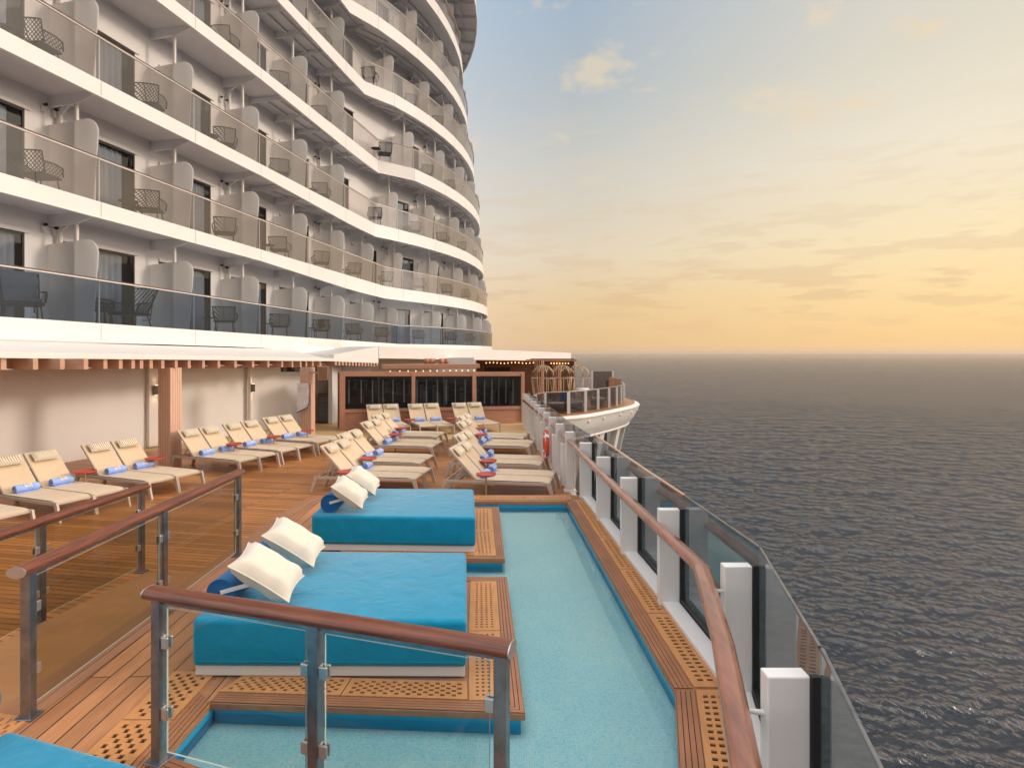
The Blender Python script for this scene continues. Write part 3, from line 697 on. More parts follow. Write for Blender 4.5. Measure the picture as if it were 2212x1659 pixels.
# ------------------------------------------------------------------ glass railings on the left and in front
def railing(label, posts, zb, h, names, wood, gmat, clampside=1, ext=(0.12, 0.12), roll=.055):
    t = thing('glass_railing', label, 'railing', group=None)
    A = Vector((posts[0][0], posts[0][1], 0)); B = Vector((posts[-1][0], posts[-1][1], 0)); d = (B - A).normalized(); n = Vector((d.y, -d.x, 0))
    zt = zb + h
    m = MB(); p = A - d * ext[0]; q = B + d * ext[1]
    m.tube([(p.x, p.y, zt), (q.x, q.y, zt)], .064, 22, ry=.038, caps=False); hrl = m.build('handrail', wood, t)
    for e, s in ((p, -1), (q, 1)):
        m = MB(); e2 = e + d * s * .006; m.tube([(e.x, e.y, zt), (e2.x, e2.y, zt)], .065, 22, ry=.039); m.build('end_cap', M['alu'], hrl)
    m = MB(); m.bar((A.x, A.y, zt - .045), (B.x, B.y, zt - .045), .03, .02); m.build('top_channel', M['steel'], t)
    pp = [Vector((x, y, 0)) for x, y in posts]
    for i, P in enumerate(pp):
        m = MB(); w = .032
        q4 = [P + d * a * w + n * b * w for a, b in ((-1, -1), (1, -1), (1, 1), (-1, 1))]
        m.hexa([(v.x, v.y, zb) for v in q4], [(v.x, v.y, zt - .03) for v in q4])
        q4 = [P + d * a * .06 + n * b * .06 for a, b in ((-1, -1), (1, -1), (1, 1), (-1, 1))]
        m.hexa([(v.x, v.y, zb + .0005) for v in q4], [(v.x, v.y, zb + .016) for v in q4])
        m.build('post', M['steel'], t, bevel=.003)
        for s in (-1, 1):
            if (i == 0 and s < 0) or (i == len(pp) - 1 and s > 0): continue
            for zc in (zb + h * .30, zb + h * .72):
                m = MB()
                for side in (-1, 1):
                    c = P + d * s * .052 + n * side * .016
                    q4 = [c + d * a * .03 + n * b * .008 for a, b in ((-1, -1), (1, -1), (1, 1), (-1, 1))]
                    m.hexa([(v.x, v.y, zc - .035) for v in q4], [(v.x, v.y, zc + .035) for v in q4])
                c = P + d * s * .034; q4 = [c + d * a * .008 + n * b * .024 for a, b in ((-1, -1), (1, -1), (1, 1), (-1, 1))]
                m.hexa([(v.x, v.y, zc - .034) for v in q4], [(v.x, v.y, zc + .034) for v in q4])
                m.build('clamp', M['chrome'], t, bevel=.005)
    for a, b in zip(pp, pp[1:]):
        a2 = a + d * .062; b2 = b - d * .062
        m = MB(); th = .006; q4 = [a2 - n * th, b2 - n * th, b2 + n * th, a2 + n * th]
        m.hexa([(v.x, v.y, zb + .07) for v in q4], [(v.x, v.y, zt - .075) for v in q4])
        m.f = m.f; g = m.build('glass_panel', [gmat, M['glassedge']], t)
        # bright cut edges
        for poly in g.data.polygons:
            nn = poly.normal
            if abs(nn.dot(n)) < .5: poly.material_index = 1
    return t
railing('short glass railing with mahogany handrail nearest the camera, in front of the pool', [(-2.10, 3.585), (-1.06, 3.25), (-0.05, 2.925)], ZP, 1.0, None, M['railwood'], M['clearglass'], ext=(.07, .05))
railing('glass railing with mahogany handrail between the ramp and the daybeds', [(-3.23, 4.02), (-3.25, 5.6), (-3.28, 7.2)], ZP, 1.0, None, M['railwood_y'], M['railglass'], ext=(.10, .05))
railing('glass railing with mahogany handrail beside the front row of loungers, left of the ramp', [(-4.66, 4.2), (-4.62, 5.9), (-4.50, 7.3)], 0.0, 1.02, None, M['railwood_y'], M['railglass'], ext=(.3, .08))

# ------------------------------------------------------------------ daybeds
def rounded(pts, z0, z1, r, seg=4, sub=10):
    bm = bmesh.new()
    lo = [bm.verts.new((p[0], p[1], z0)) for p in pts]; hi = [bm.verts.new((p[0], p[1], z1)) for p in pts]
    bm.faces.new(lo[::-1]); bm.faces.new(hi)
    for i in range(4): bm.faces.new([lo[i], lo[(i + 1) % 4], hi[(i + 1) % 4], hi[i]])
    bmesh.ops.bevel(bm, geom=bm.edges[:], offset=r, segments=seg, profile=.6, affect='EDGES')
    return bm
def cushion(w, l, th, pinch=.06, n=14):
    """square scatter cushion lying in local xy, centre at origin"""
    m = MB()
    def f(u, v, s):
        x = (u * 2 - 1); y = (v * 2 - 1)
        px = x * (1 - pinch * (1 - y * y) * 1.0); py = y * (1 - pinch * (1 - x * x))
        pr = max(0, (1 - x ** 4) * (1 - y ** 4)) ** .45
        wr = .008 * math.sin(7 * x + 3 * y) * pr + .006 * math.sin(5 * y - 4 * x + 1)* pr
        return (px * w / 2, py * l / 2, s * (th / 2 * pr + wr))
    m.grid(lambda u, v: f(u, v, 1), n, n); m.grid(lambda u, v: f(1 - u, v, -1), n, n)
    return m
def mattress_mesh(pts, z0, z1, name, parent):
    bm = rounded(pts, z0, z1, .045, 5)
    me = bpy.data.meshes.new(name); bm.to_mesh(me); bm.free(); me.materials.append(M['blue'])
    for p in me.polygons: p.use_smooth = True
    o = bpy.data.objects.new(name, me); COL.objects.link(o); o.parent = parent
    return o
def daybed(label, C, pill, cx, cy):
    t = thing('daybed', label, 'daybed')
    mattress_mesh(C, .31, .665, 'mattress', t)
    ctr = (sum(p[0] for p in C) / 4, sum(p[1] for p in C) / 4)
    B = [(ctr[0] + (p[0] - ctr[0]) * .985, ctr[1] + (p[1] - ctr[1]) * .965) for p in C]
    m = MB(); m.prism(B, ZP + .014, .318); m.build('base', M['white'], t, bevel=.006)
    # piping seams along top and bottom edge
    m = MB(); q = [(p[0], p[1], .355) for p in C]
    for i in range(4):
        a = Vector(q[i]); b = Vector(q[(i + 1) % 4]); d = (b - a).normalized() * .05; m.tube([a + d, b - d], .0035, 6)
    m.build('seam', M['blue'], t)
    return t
D2 = [(-2.39, 4.487), (-.335, 4.47), (-.457, 6.02), (-2.5, 6.07)]
D1 = [(-2.459, 7.366), (-.439, 7.274), (-.562, 8.82), (-2.58, 8.88)]
daybed('large square turquoise daybed in the middle, behind the short front railing', D2, 2, 0, 0)
daybed('large square turquoise daybed farther away, at the far end of the pool', D1, 2, 0, 0)
ux = Vector((.95, -.31)); uy = Vector((-.31, -.95)); o3 = Vector((-2.66, 3.19))
D3 = [o3 + uy * 1.55, o3 + uy * 1.55 + ux * 2.05, o3 + ux * 2.05, o3]
daybed('turquoise daybed cut off by the lower left corner of the picture', [(p.x, p.y) for p in D3], 2, 0, 0)

def place_pillow(label, cx, y0, x_top, z_top, x_bot, z_bot, rz=0.0, blabel=''):
    """leaning cream cushion: lower edge on the mattress, upper edge against the bolster"""
    w = .45; L = math.hypot(x_bot - x_top, z_top - z_bot)
    t = thing('scatter_cushion', label, 'cushion', group='cream cushions on the daybeds')
    o = cushion(L + .03, w, .21, .10).build('cover', M['cream'], t)
    # piping round the edge
    m = MB(); pts = []
    for k in range(65):
        s = (k % 64) / 16.0; e = int(s); f_ = s - e
        x, y = [(-1 + 2 * f_, -1), (1, -1 + 2 * f_), (1 - 2 * f_, 1), (-1, 1 - 2 * f_)][e]
        pts.append((x * (1 - .10 * (1 - y * y)) * (L + .03) / 2, y * (1 - .10 * (1 - x * x)) * w / 2, 0))
    m.tube(pts, .006, 6, caps=False); m.build('piping', M['cream'], t)
    ang = math.atan2(z_top - z_bot, x_bot - x_top)
    t.location = ((x_top + x_bot) / 2, y0 + w / 2, (z_top + z_bot) / 2 + .05)
    t.rotation_euler = (R(6), ang, rz + R(8))
    return t
def bolster(label, x, y, z, rz, L=.46, r=.112):
    t = thing('bolster_cushion', label, 'cushion', (x, y, z), rz, 'blue bolsters on the daybeds')
    m = MB(); m.tube([(0, -L / 2, 0), (0, -L / 2 + .02, 0), (0, L / 2 - .02, 0), (0, L / 2, 0)], [r * .97, r, r, r * .97], 28); m.build('roll', M['bolster'], t)
    m = MB(); m.tube([(r * .98 * math.cos(a), -L / 2, r * .98 * math.sin(a)) for a in [2 * math.pi * k / 28 for k in range(29)]], .005, 6, caps=False); m.build('piping', M['bolster'], t)
    m = MB(); m.bar((0, -L / 2 - .006, .01), (.22, -L / 2 + .0, .07), .004, .032); m.build('strap', M['rope'], t)
    return t
place_pillow('cream cushion nearest the camera, leaning on the near end of the middle daybed', 0, 4.58, -2.16, 1.00, -1.74, .72)
place_pillow('cream cushion leaning on the far corner of the middle daybed', 0, 5.34, -2.22, 1.00, -1.80, .72)
place_pillow('cream cushion leaning on the near corner of the far daybed', 0, 7.33, -2.21, .99, -1.86, .73)
place_pillow('cream cushion leaning on the far corner of the far daybed', 0, 8.02, -2.21, .99, -1.86, .73)
bolster('round blue bolster behind the nearest cushion of the middle daybed', -2.27, 4.92, .778, 0)
bolster('round blue bolster behind the second cushion of the middle daybed', -2.31, 5.68, .778, 0)
bolster('round blue bolster with white strap under the near cushion of the far daybed', -2.27, 7.72, .778, 0)
bolster('round blue bolster hidden behind the far cushion of the far daybed', -2.28, 8.4, .778, 0)
bolster('dark blue bolster at the picture left edge on the cut off daybed', -2.80, 3.02, .778, R(20))

# ------------------------------------------------------------------ sun loungers
L0 = 1.95; W0 = .56
def lounger_proto():
    t = thing('sun_lounger', '', 'sun lounger', group='beige sun loungers on the pool deck')
    m = MB(); hw = W0 / 2
    for s in (-1, 1): m.box((0, s * hw - .016, .255), (L0, s * hw + .016, .305))
    for x in (0.0, .22, .60, L0 - .03): m.box((x, -hw + .016, .262), (x + .03, hw - .016, .292))
    m.build('frame', M['lframe'], t, bevel=.004)
    for x, dx in ((.02, -.10), (L0 - .02, .10)):
        for s in (-1, 1):
            m = MB(); y = s * hw; a = .045
            m.hexa([(x + dx - a * .55, y - .017, 0), (x + dx + a * .55, y - .017, 0), (x + dx + a * .55, y + .017, 0), (x + dx - a * .55, y + .017, 0)],
                   [(x - a, y - .0175, .3055), (x + a, y - .0175, .3055), (x + a, y + .0175, .3055), (x - a, y + .0175, .3055)]); m.build('leg', M['lframe'], t)
    m = MB()
    def seat(u, v):
        x = .60 + (L0 - .02 - .60) * u; y = (v * 2 - 1) * (hw - .006)
        z = .322 - .012 * math.sin(math.pi * u) * (1 - abs(v * 2 - 1) ** 3) - (.035 * ((u - .9) / .1) ** 2 if u > .9 else 0)
        return (x, y, z)
    m.grid(seat, 20, 8); m.grid(lambda u, v: tuple(a - b for a, b in zip(seat(1 - u, v), (0, 0, .014))), 20, 8)
    m.build('seat', M['sling'], t)
    m = MB()
    for u0 in (.18, .41, .64):
        m.grid(lambda u, v, u0=u0: (seat(u0 + .006 * u, .02 + .96 * v)[0], seat(u0, .02 + .96 * v)[1], seat(u0, .02 + .96 * v)[2] + .0016), 1, 8)
    m.build('seam', M['seam'], t)
    px, pz = .60, .315; ang = R(47); Lb = .76; dx, dz = -math.cos(ang), math.sin(ang); nx, nz = math.sin(ang), math.cos(ang)
    def bp(a, y, n): return (px + dx * a + nx * n, y, pz + dz * a + nz * n)
    m = MB()
    m.grid(lambda u, v: bp(Lb * u, (v * 2 - 1) * (hw - .02), .008 - .012 * (1 - (v * 2 - 1) ** 2) * math.sin(math.pi * u)), 10, 8)
    m.grid(lambda u, v: bp(Lb * (1 - u), (v * 2 - 1) * (hw - .02), -.006 - .012 * (1 - (v * 2 - 1) ** 2) * math.sin(math.pi * (1 - u))), 10, 8)
    m.build('backrest', M['sling'], t)
    m = MB()
    for s in (-1, 1): m.bar(bp(0, s * (hw - .022), -.012), bp(Lb, s * (hw - .022), -.012), .026, .03)
    m.bar(bp(Lb, -hw + .03, -.012), bp(Lb, hw - .03, -.012), .026, .026); m.bar(bp(.33, -hw + .03, -.02), bp(.33, hw - .03, -.02), .02, .02)
    m.build('back_frame', M['lframe'], t)
    m = MB()
    for s in (-1, 1): m.bar(bp(.33, s * .16, -.02), (.24 - .1, s * .16, .27), .016, .016); m.bar(bp(.28, s * .16, -.02), (.36, s * .16, .27), .012, .012)
    m.build('prop', M['lframe'], t)
    m = MB(); c = bp(Lb - .13, 0, .045)
    def pl(u, v, s):
        x = u * 2 - 1; y = v * 2 - 1; pr = max(0, (1 - x ** 6) * (1 - y ** 4)) ** .5
        return bp(Lb - .14 + y * .095, x * .20, .012 + .042 * (1 + s * pr))
    m.grid(lambda u, v: pl(u, v, 1), 12, 8); m.grid(lambda u, v: pl(1 - u, v, -1), 12, 8); m.build('pillow', M['pillowpat'], t)
    return t
def text_mesh(txt, size, name):
    cu = bpy.data.curves.new(name, 'FONT'); cu.body = txt; cu.size = size; cu.align_x = 'CENTER'; cu.align_y = 'CENTER'; cu.extrude = .0006
    ob = bpy.data.objects.new(name, cu); COL.objects.link(ob)
    dg = bpy.context.evaluated_depsgraph_get(); me = bpy.data.meshes.new_from_object(ob.evaluated_get(dg))
    bpy.data.objects.remove(ob); bpy.data.curves.remove(cu)
    return me
def text_obj(txt, size, name, mat, parent, loc, rot):
    me = text_mesh(txt, size, name); me.materials.clear(); me.materials.append(mat)
    o = bpy.data.objects.new(name, me); COL.objects.link(o); o.parent = parent; o.location = loc; o.rotation_euler = rot
    return o
def towel_proto():
    t = thing('rolled_towel', '', 'towel', group='rolled blue towels on the loungers')
    r = .068; L = .36; m = MB(); n = 26
    def body(u, v):
        a = 2 * math.pi * v; k = 1 + .03 * math.sin(5 * u * math.pi + 2 * math.cos(a)); e = 1 - .10 * (abs(2 * u - 1) ** 8)
        return (r * k * e * math.cos(a) * 1.06, -L / 2 + L * u, r * k * e * math.sin(a) * .95)
    m.grid(body, 16, n); m.build('roll', M['towel'], t)
    for s in (-1, 1):
        m = MB(); pts = [(.9 * r * (k / 60) * math.cos(k * .33), s * (L / 2 - .004), .86 * r * (k / 60) * math.sin(k * .33)) for k in range(4, 61)]
        m.tube(pts, .0062, 6); m.add([(r * .98 * math.cos(2 * math.pi * k / n), s * (L / 2 - .008), r * .92 * math.sin(2 * math.pi * k / n)) for k in range(n)], [list(range(n))], 1)
        m.build('spiral_end', [M['towel'], M['toweldark']], t)
    m = MB(); m.box((-.05, -L / 2 + .02, -.068), (.085, L / 2 - .03, -.056)); m.build('hem', M['towel'], t, bevel=.004)
    m = MB(); rr = r * 1.115
    lab = m.grid(lambda u, v: (rr * math.cos(R(20 + 58 * v)), -.055 + .11 * u, rr * math.sin(R(20 + 58 * v))), 6, 6).build('woven_label', M['label'], t)
    a = R(49)
    text_obj('NCL', .042, 'label_text', M['print'], lab, (rr * 1.035 * math.cos(R(54)), 0, rr * 1.035 * math.sin(R(54))), (0, R(90) - R(54), 0)).rotation_euler = Matrix.Rotation(R(90) - R(54), 4, 'Y').to_3x3().__matmul__(Matrix.Rotation(R(90), 3, 'Z')).to_euler()
    m = MB(); m.tube([(rr * 1.03 * math.cos(R(33 + 4 * math.sin(k * .8))), -.04 + .08 * k / 10, rr * 1.03 * math.sin(R(33 + 4 * math.sin(k * .8)))) for k in range(11)], .0022, 5); m.build('label_wave', M['print'], lab)
    return t
def table_proto():
    t = thing('side_table', '', 'side table', group='round red side tables')
    m = MB(); m.lathe([(0, .482), (.15, .482), (.165, .486), (.178, .505), (.182, .505), (.172, .478), (.155, .470), (0, .470)], 36); m.build('table_top', M['red'], t)
    m = MB(); m.tube([(0, 0, .012), (0, 0, .472)], .016, 12); m.build('stem', M['gold'], t)
    m = MB(); m.lathe([(0, .016), (.13, .013), (.135, .006), (.135, 0), (0, 0)], 30); m.build('base', M['gold'], t)
    return t
lp = lounger_proto(); lk = tree(lp); tp = towel_proto(); tk = tree(tp); sp_ = table_proto(); sk = tree(sp_)
first = {'l': True, 't': True, 's': True}
def put(kind, proto, kk, loc, rz, label):
    if first[kind]:
        first[kind] = False; proto.location = loc; proto.rotation_euler = (0, 0, rz); proto['label'] = label; return proto
    return dup(proto, loc, rz, label, kk)
def lounger(foot, h, label, tlabel, towel=True, z=0.0, j=0.0):
    h = Vector(h).normalized(); hd = Vector(foot) + h * L0
    rz = math.atan2(-h.y, -h.x)
    put('l', lp, lk, (hd.x, hd.y, z), rz, label)
    if towel:
        ex = random.uniform(-.03, .03)
        q = hd - h * (.71 + ex)
        # the woven label faces away from the head, i.e. local +x
        put('t', tp, tk, (q.x, q.y, z + .322 + .064), rz + random.uniform(-.08, .08), tlabel)
def pair(c, h, names):
    """c: near-side corner of the foot end, other lounger lies to the 'far' side"""
    h = Vector(h).normalized(); s = Vector((-h.y, h.x))
    if s.y < 0: s = -s
    for i in range(2):
        f = Vector(c) + s * (W0 / 2 + i * (W0 + .015))
        lounger(f, h, names[i][0], names[i][1])
hL = (-.93, .37)
lrow = [((-7.62, 7.97), 'cut by the left picture edge'), ((-7.14, 9.43), 'second from the left picture edge'), ((-6.62, 10.96), 'just left of the thick pillar'),
        ((-5.95, 13.1), 'just right of the thick wooden pillar'), ((-5.54, 14.4), 'second pair right of the thick pillar'), ((-5.13, 15.8), 'left of the far poster pillar')]
for c, w in lrow:
    pair(c, hL, [('nearer beige lounger of the pair ' + w, 'blue towel on nearer lounger ' + w),
                 ('farther beige lounger of the pair ' + w, 'blue towel on farther lounger ' + w)])
mrow = [((-1.82, 11.22), 'first of the middle rows, behind the far daybed'), ((-1.97, 12.8), 'second of the middle rows'), ((-2.02, 15.05), 'third of the middle rows'), ((-2.14, 16.8), 'last of the middle rows')]
for c, w in mrow:
    pair(c, (-.99, .14), [('nearer side on lounger of the pair, ' + w, 'rolled towel on the nearer lounger, ' + w),
                          ('farther side on lounger of the pair, ' + w, 'rolled towel on the farther lounger, ' + w)])
rrow = [((.67, 10.85), 'first by the side rail, just beyond the pool'), ((.58, 12.6), 'second by the side rail'), ((.40, 15.05), 'third by the side rail, near the lifebuoy'), ((.28, 16.45), 'fourth by the side rail')]
for c, w in rrow:
    pair(c, (-.985, .17), [('nearer side on lounger of the pair, ' + w, 'rolled towel on the nearer lounger, ' + w),
                           ('farther side on lounger of the pair, ' + w, 'rolled towel on the farther lounger, ' + w)])
srow = [((-4.08, 19.15), 'leftmost against the bar'), ((-3.55, 19.35), 'second from left against the bar'), ((-2.70, 19.45), 'third from left against the bar'), ((-2.17, 19.65), 'fourth from left against the bar'),
        ((-1.20, 19.85), 'fifth from left against the bar'), ((-.67, 20.05), 'rightmost against the bar')]
for c, w in srow:
    lounger(c, (-.38, .925), 'sun lounger facing the camera, ' + w, 'rolled blue towel on the lounger ' + w)
tabs = [(184, 1018.6, 'nearest the camera of those in the left row'), (334, 990, 'just left of the thick wooden pillar'), (506, 958.9, 'between the second and third wall side pairs'),
        (591.7, 943.4, 'before the poster pillar, left one'), (663.8, 930.5, 'at the foot of the poster pillar'), (885, 906.6, 'between the left and middle pairs against the bar'),
        (976.7, 904, 'between the middle and right pairs against the bar'), (795, 990, 'by the second middle lounger pair'), (751, 1019, 'partly hidden behind the cushions of the far daybed'),
        (854, 938.8, 'by the third middle lounger pair'), (864.7, 925.4, 'by the last middle lounger pair'), (1036, 925.4, 'by the fourth side rail pair'), (1039, 938.8, 'by the third side rail pair'),
        (1054, 995, 'between the first and second side rail pairs'), (1050, 1024.5, 'in front of the first side rail pair, beside the pool kerb')]
for u, v, w in tabs:
    x, y = G(u, v, .49)
    if (u, v) == (1050, 1024.5): y -= .0
    put('s', sp_, sk, (x, y, 0), 0, 'round red side table ' + w)

# ------------------------------------------------------------------ ship superstructure with balconies
TH = math.atan(240 / F); ST, CT = math.sin(TH), math.cos(TH); DF = 11.9
CIRC = {1: (-25.5, 46.0), 2: (-25.85, 45.0), 3: (-26.1, 43.5), 4: (-26.3, 42.2), 5: (-26.65, 41.4), 6: (-27.0, 40.0), 7: (-27.2, 38.3), 8: (-26.2, 37.0)}
ZD = {1: 3.34, 2: 6.14, 3: 8.94, 4: 12.15, 5: 15.37, 6: 18.3, 7: 21.3, 8: 24.2}
SK = {1: 30.8, 2: 28.9, 3: 27.7, 4: 28.0, 5: 26.5, 6: 24.9, 7: 23.3, 8: 20.0}
RC = 24.0
def sheer(k, y):
    c = {1: .0105, 2: .006}.get(k, 0.0)
    return -c * (min(max(y, 12.0), 33.0) - 12.0)
def spt(s, t=0.0): return (s * ST - CT * (DF + t), s * CT + ST * (DF + t))
def nodes(k):
    """list of dict(pt, n(inward), joint)"""
    out = []; s = 11.99 - 3.134 * 2; i = 0
    while s < SK[k] - (.9 if k > 1 else .3):
        p = spt(s); out.append(dict(p=p, n=(-CT, ST), j=(i % 2 == 0), s=s)); s += 3.134 / 2; i += 1
    if out[-1]['s'] > SK[k] - .8: out.pop()
    p = spt(SK[k]); cx, cy = CIRC[k]
    ph = math.asin(max(-.99, (p[1] - cy) / RC))
    n2 = (-math.cos(ph), -math.sin(ph)); na = Vector((-CT + n2[0], ST + n2[1])).normalized()
    out.append(dict(p=p, n=(na.x, na.y), j=(k == 1), s=SK[k]))
    i = 0 if k == 1 else 1; a = ph + R(3.8)
    while a < R(34):
        i += 1
        out.append(dict(p=(cx + RC * math.cos(a), cy + RC * math.sin(a)), n=(-math.cos(a), -math.sin(a)), j=(i % 2 == 0), s=None, a=a)); a += R(3.8)
    return out
def off(nd, t): return (nd['p'][0] + nd['n'][0] * t, nd['p'][1] + nd['n'][1] * t)
ship = thing('ship_superstructure', 'white curved cruise ship side with stacked glass fronted balconies on the left', 'ship', (0, 0, 0))
TW = 1.45
chair_spots = []
def fasc_h(nd, k):
    y = nd['p'][1]; base = .36 if k < 8 else .3; 
    if k == 1: base = .42
    if y < 20: return base
    return base + min(1, (y - 20) / 7.0) * .24
for k in range(1, 9):
    nd = nodes(k); zf = [ZD[k] + sheer(k, n['p'][1]) for n in nd]
    nxt = ZD.get(k + 1, ZD[k] + 3.0)
    zc = [nxt + (sheer(k + 1, n['p'][1]) if k + 1 in ZD else 0) - .24 for n in nd]     # ceiling of this level
    # slab with fascia
    m = MB()
    for i in range(len(nd) - 1):
        a, b = nd[i], nd[i + 1]; za, zb = zf[i], zf[i + 1]; ha, hb = fasc_h(a, k), fasc_h(b, k)
        A0, A1, A2 = off(a, 0), off(a, .07), off(a, 3.4); B0, B1, B2 = off(b, 0), off(b, .07), off(b, 3.4)
        m.hexa([(A0[0], A0[1], za - ha), (B0[0], B0[1], zb - hb), (B1[0], B1[1], zb - hb), (A1[0], A1[1], za - ha)],
               [(A0[0], A0[1], za + .02), (B0[0], B0[1], zb + .02), (B1[0], B1[1], zb + .02), (A1[0], A1[1], za + .02)], 0)
        m.hexa([(A1[0], A1[1], za - .22), (B1[0], B1[1], zb - .22), (B2[0], B2[1], zb - .22), (A2[0], A2[1], za - .22)],
               [(A1[0], A1[1], za - .01), (B1[0], B1[1], zb - .01), (B2[0], B2[1], zb - .01), (A2[0], A2[1], za - .01)], 1)
        # small drip lip
        A3, B3 = off(a, -.012), off(b, -.012)
        m.hexa([(A3[0], A3[1], za - ha), (B3[0], B3[1], zb - hb), (B0[0], B0[1], zb - hb), (A0[0], A0[1], za - ha)], [(A3[0], A3[1], za - ha + .03), (B3[0], B3[1], zb - hb + .03), (B0[0], B0[1], zb - hb + .03), (A0[0], A0[1], za - ha + .03)], 0)
        if a['j']:
            g0 = off(a, -.003); dx = Vector((b['p'][0] - a['p'][0], b['p'][1] - a['p'][1])).normalized() * .006
            m.hexa([(g0[0] - dx.x, g0[1] - dx.y, za - ha + .035), (g0[0] + dx.x, g0[1] + dx.y, za - ha + .035), (A1[0] + dx.x, A1[1] + dx.y, za - ha + .035), (A1[0] - dx.x, A1[1] - dx.y, za - ha + .035)],
                   [(g0[0] - dx.x, g0[1] - dx.y, za), (g0[0] + dx.x, g0[1] + dx.y, za), (A1[0] + dx.x, A1[1] + dx.y, za), (A1[0] - dx.x, A1[1] - dx.y, za)], 2)
    deck = m.build('balcony_deck', [M['white'], M['soffit'], M['groove']], ship)
    if k == 8:
        # roof deck overhang ribs
        m = MB()
        for i in range(0, len(nd) - 1):
            A, B = off(nd[i], .1), off(nd[i], 3.2); m.bar((A[0], A[1], zf[i] - .30), (B[0], B[1], zf[i] - .34), .08, .22)
        m.build('underside_rib', M['soffit'], deck); 
        m = MB()
        for t in (1.0, 2.0):
            for i in range(len(nd) - 1):
                A, B = off(nd[i], t), off(nd[i + 1], t); m.bar((A[0], A[1], zf[i] - .28), (B[0], B[1], zf[i + 1] - .28), .05, .14)
        m.build('underside_girder', M['soffit'], deck)
        continue
    # handrail
    m = MB()
    for i in range(len(nd) - 1):
        A, B = off(nd[i], .03), off(nd[i + 1], .03)
        m.bar((A[0], A[1], zf[i] + 1.045), (B[0], B[1], zf[i + 1] + 1.045), .07, .022, 0); m.bar((A[0], A[1], zf[i] + 1.02), (B[0], B[1], zf[i + 1] + 1.02), .045, .028, 1)
    m.build('handrail', [M['brownrail'], M['white']], deck)
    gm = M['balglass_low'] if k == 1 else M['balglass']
    for i in range(len(nd) - 1):
        a, b = nd[i], nd[i + 1]; d = Vector((b['p'][0] - a['p'][0], b['p'][1] - a['p'][1])); d.normalize(); d *= .007
        A, B = off(a, .03), off(b, .03); A2, B2 = off(a, .042), off(b, .042); m = MB()
        m.hexa([(A[0] + d.x, A[1] + d.y, zf[i] + .02), (B[0] - d.x, B[1] - d.y, zf[i + 1] + .02), (B2[0] - d.x, B2[1] - d.y, zf[i + 1] + .02), (A2[0] + d.x, A2[1] + d.y, zf[i] + .02)],
               [(A[0] + d.x, A[1] + d.y, zf[i] + 1.01), (B[0] - d.x, B[1] - d.y, zf[i + 1] + 1.01), (B2[0] - d.x, B2[1] - d.y, zf[i + 1] + 1.01), (A2[0] + d.x, A2[1] + d.y, zf[i] + 1.01)])
        m.build('glass_panel', gm, deck)
    # joints: privacy screen, post, beam ; bays: wall + door
    J = [i for i, n in enumerate(nd) if n['j']]
    for c, i in enumerate(J):
        n = nd[i]; z0 = zf[i]; t3 = Vector((-n['n'][1], n['n'][0], 0)) * .014; nn = Vector((n['n'][0], n['n'][1], 0)); P0 = Vector((n['p'][0], n['p'][1], 0))
        prof = [(1.43, .02), (1.43, 1.90), (.75, 1.95), (.38, 1.98)] + [(.38 - .31 * math.sin(R(q)), 1.66 + .32 * math.cos(R(q))) for q in (15, 30, 45, 60, 75, 90)] + [(.09, 1.3), (.13, 1.05), (.20, .02)]
        m = MB(); m.hexa([P0 + nn * a - t3 + Vector((0, 0, z0 + z)) for a, z in prof], [P0 + nn * a + t3 + Vector((0, 0, z0 + z)) for a, z in prof])
        m.build('privacy_screen', M['screen'], deck, bevel=.006)
        m = MB(); q = P0 + nn * .72 - t3 * 4; m.tube([(q.x, q.y, z0), (q.x, q.y, zc[i] - .1)], .045, 10)
        q = P0 + nn * .06; m.tube([(q.x, q.y, z0), (q.x, q.y, z0 + 1.02)], .018, 8); m.build('support_post', M['white'], deck)
        m = MB(); zz = zc[i]; pf = [(1.45, zz + .03), (1.45, zz - .26), (.65 if n['s'] else .95, zz - .22 if n['s'] else zz - .2), (.10 if n['s'] else .72, zz - .03), (.10 if n['s'] else .72, zz + .03)]
        m.hexa([P0 + nn * a - t3 * 2 + Vector((0, 0, z)) for a, z in pf], [P0 + nn * a + t3 * 2 + Vector((0, 0, z)) for a, z in pf]); m.build('ceiling_beam', M['soffit'], deck)
        if c % 2 == 0:
            m = MB(); q = P0 + nn * 1.33 - t3 * 14
            m.tube([(q.x, q.y, z0), (q.x, q.y, zz)], .055, 10); q2 = P0 + nn * .9 - t3 * 6; m.tube([(q.x, q.y, zz - .35), (q2.x, q2.y, zz - .15)], .03, 8)
            m.build('drain_pipe', M['white'], deck)
    if k >= 2:
        m = MB()
        for i in range(len(nd) - 1):
            if nd[i]['p'][1] < 21: continue
            for t in ((.45, .95) if nd[i]['s'] else (.8, 1.15)):
                A, B = off(nd[i], t), off(nd[i + 1], t); m.bar((A[0], A[1], zc[i] - .035), (B[0], B[1], zc[i + 1] - .035), .05, .09)
            if not nd[i]['j']:
                A, B = off(nd[i], .1 if nd[i]['s'] else .72), off(nd[i], 1.44); m.bar((A[0], A[1], zc[i] - .06), (B[0], B[1], zc[i] - .10), .07, .15)
        m.build('ceiling_rib', M['soffit'], deck)
    wall = MB()
    def wq(A, B, z0a, z0b, z1a, z1b, n, th=.06, mb=None, mi=0):
        N2 = Vector((n[0], n[1])) * th; mb = mb or wall
        mb.hexa([(A.x, A.y, z0a), (B.x, B.y, z0b), (B.x + N2.x, B.y + N2.y, z0b), (A.x + N2.x, A.y + N2.y, z0a)], [(A.x, A.y, z1a), (B.x, B.y, z1b), (B.x + N2.x, B.y + N2.y, z1b), (A.x + N2.x, A.y + N2.y, z1a)], mi)
    Jx = J + ([len(nd) - 1] if J[-1] != len(nd) - 1 else [])
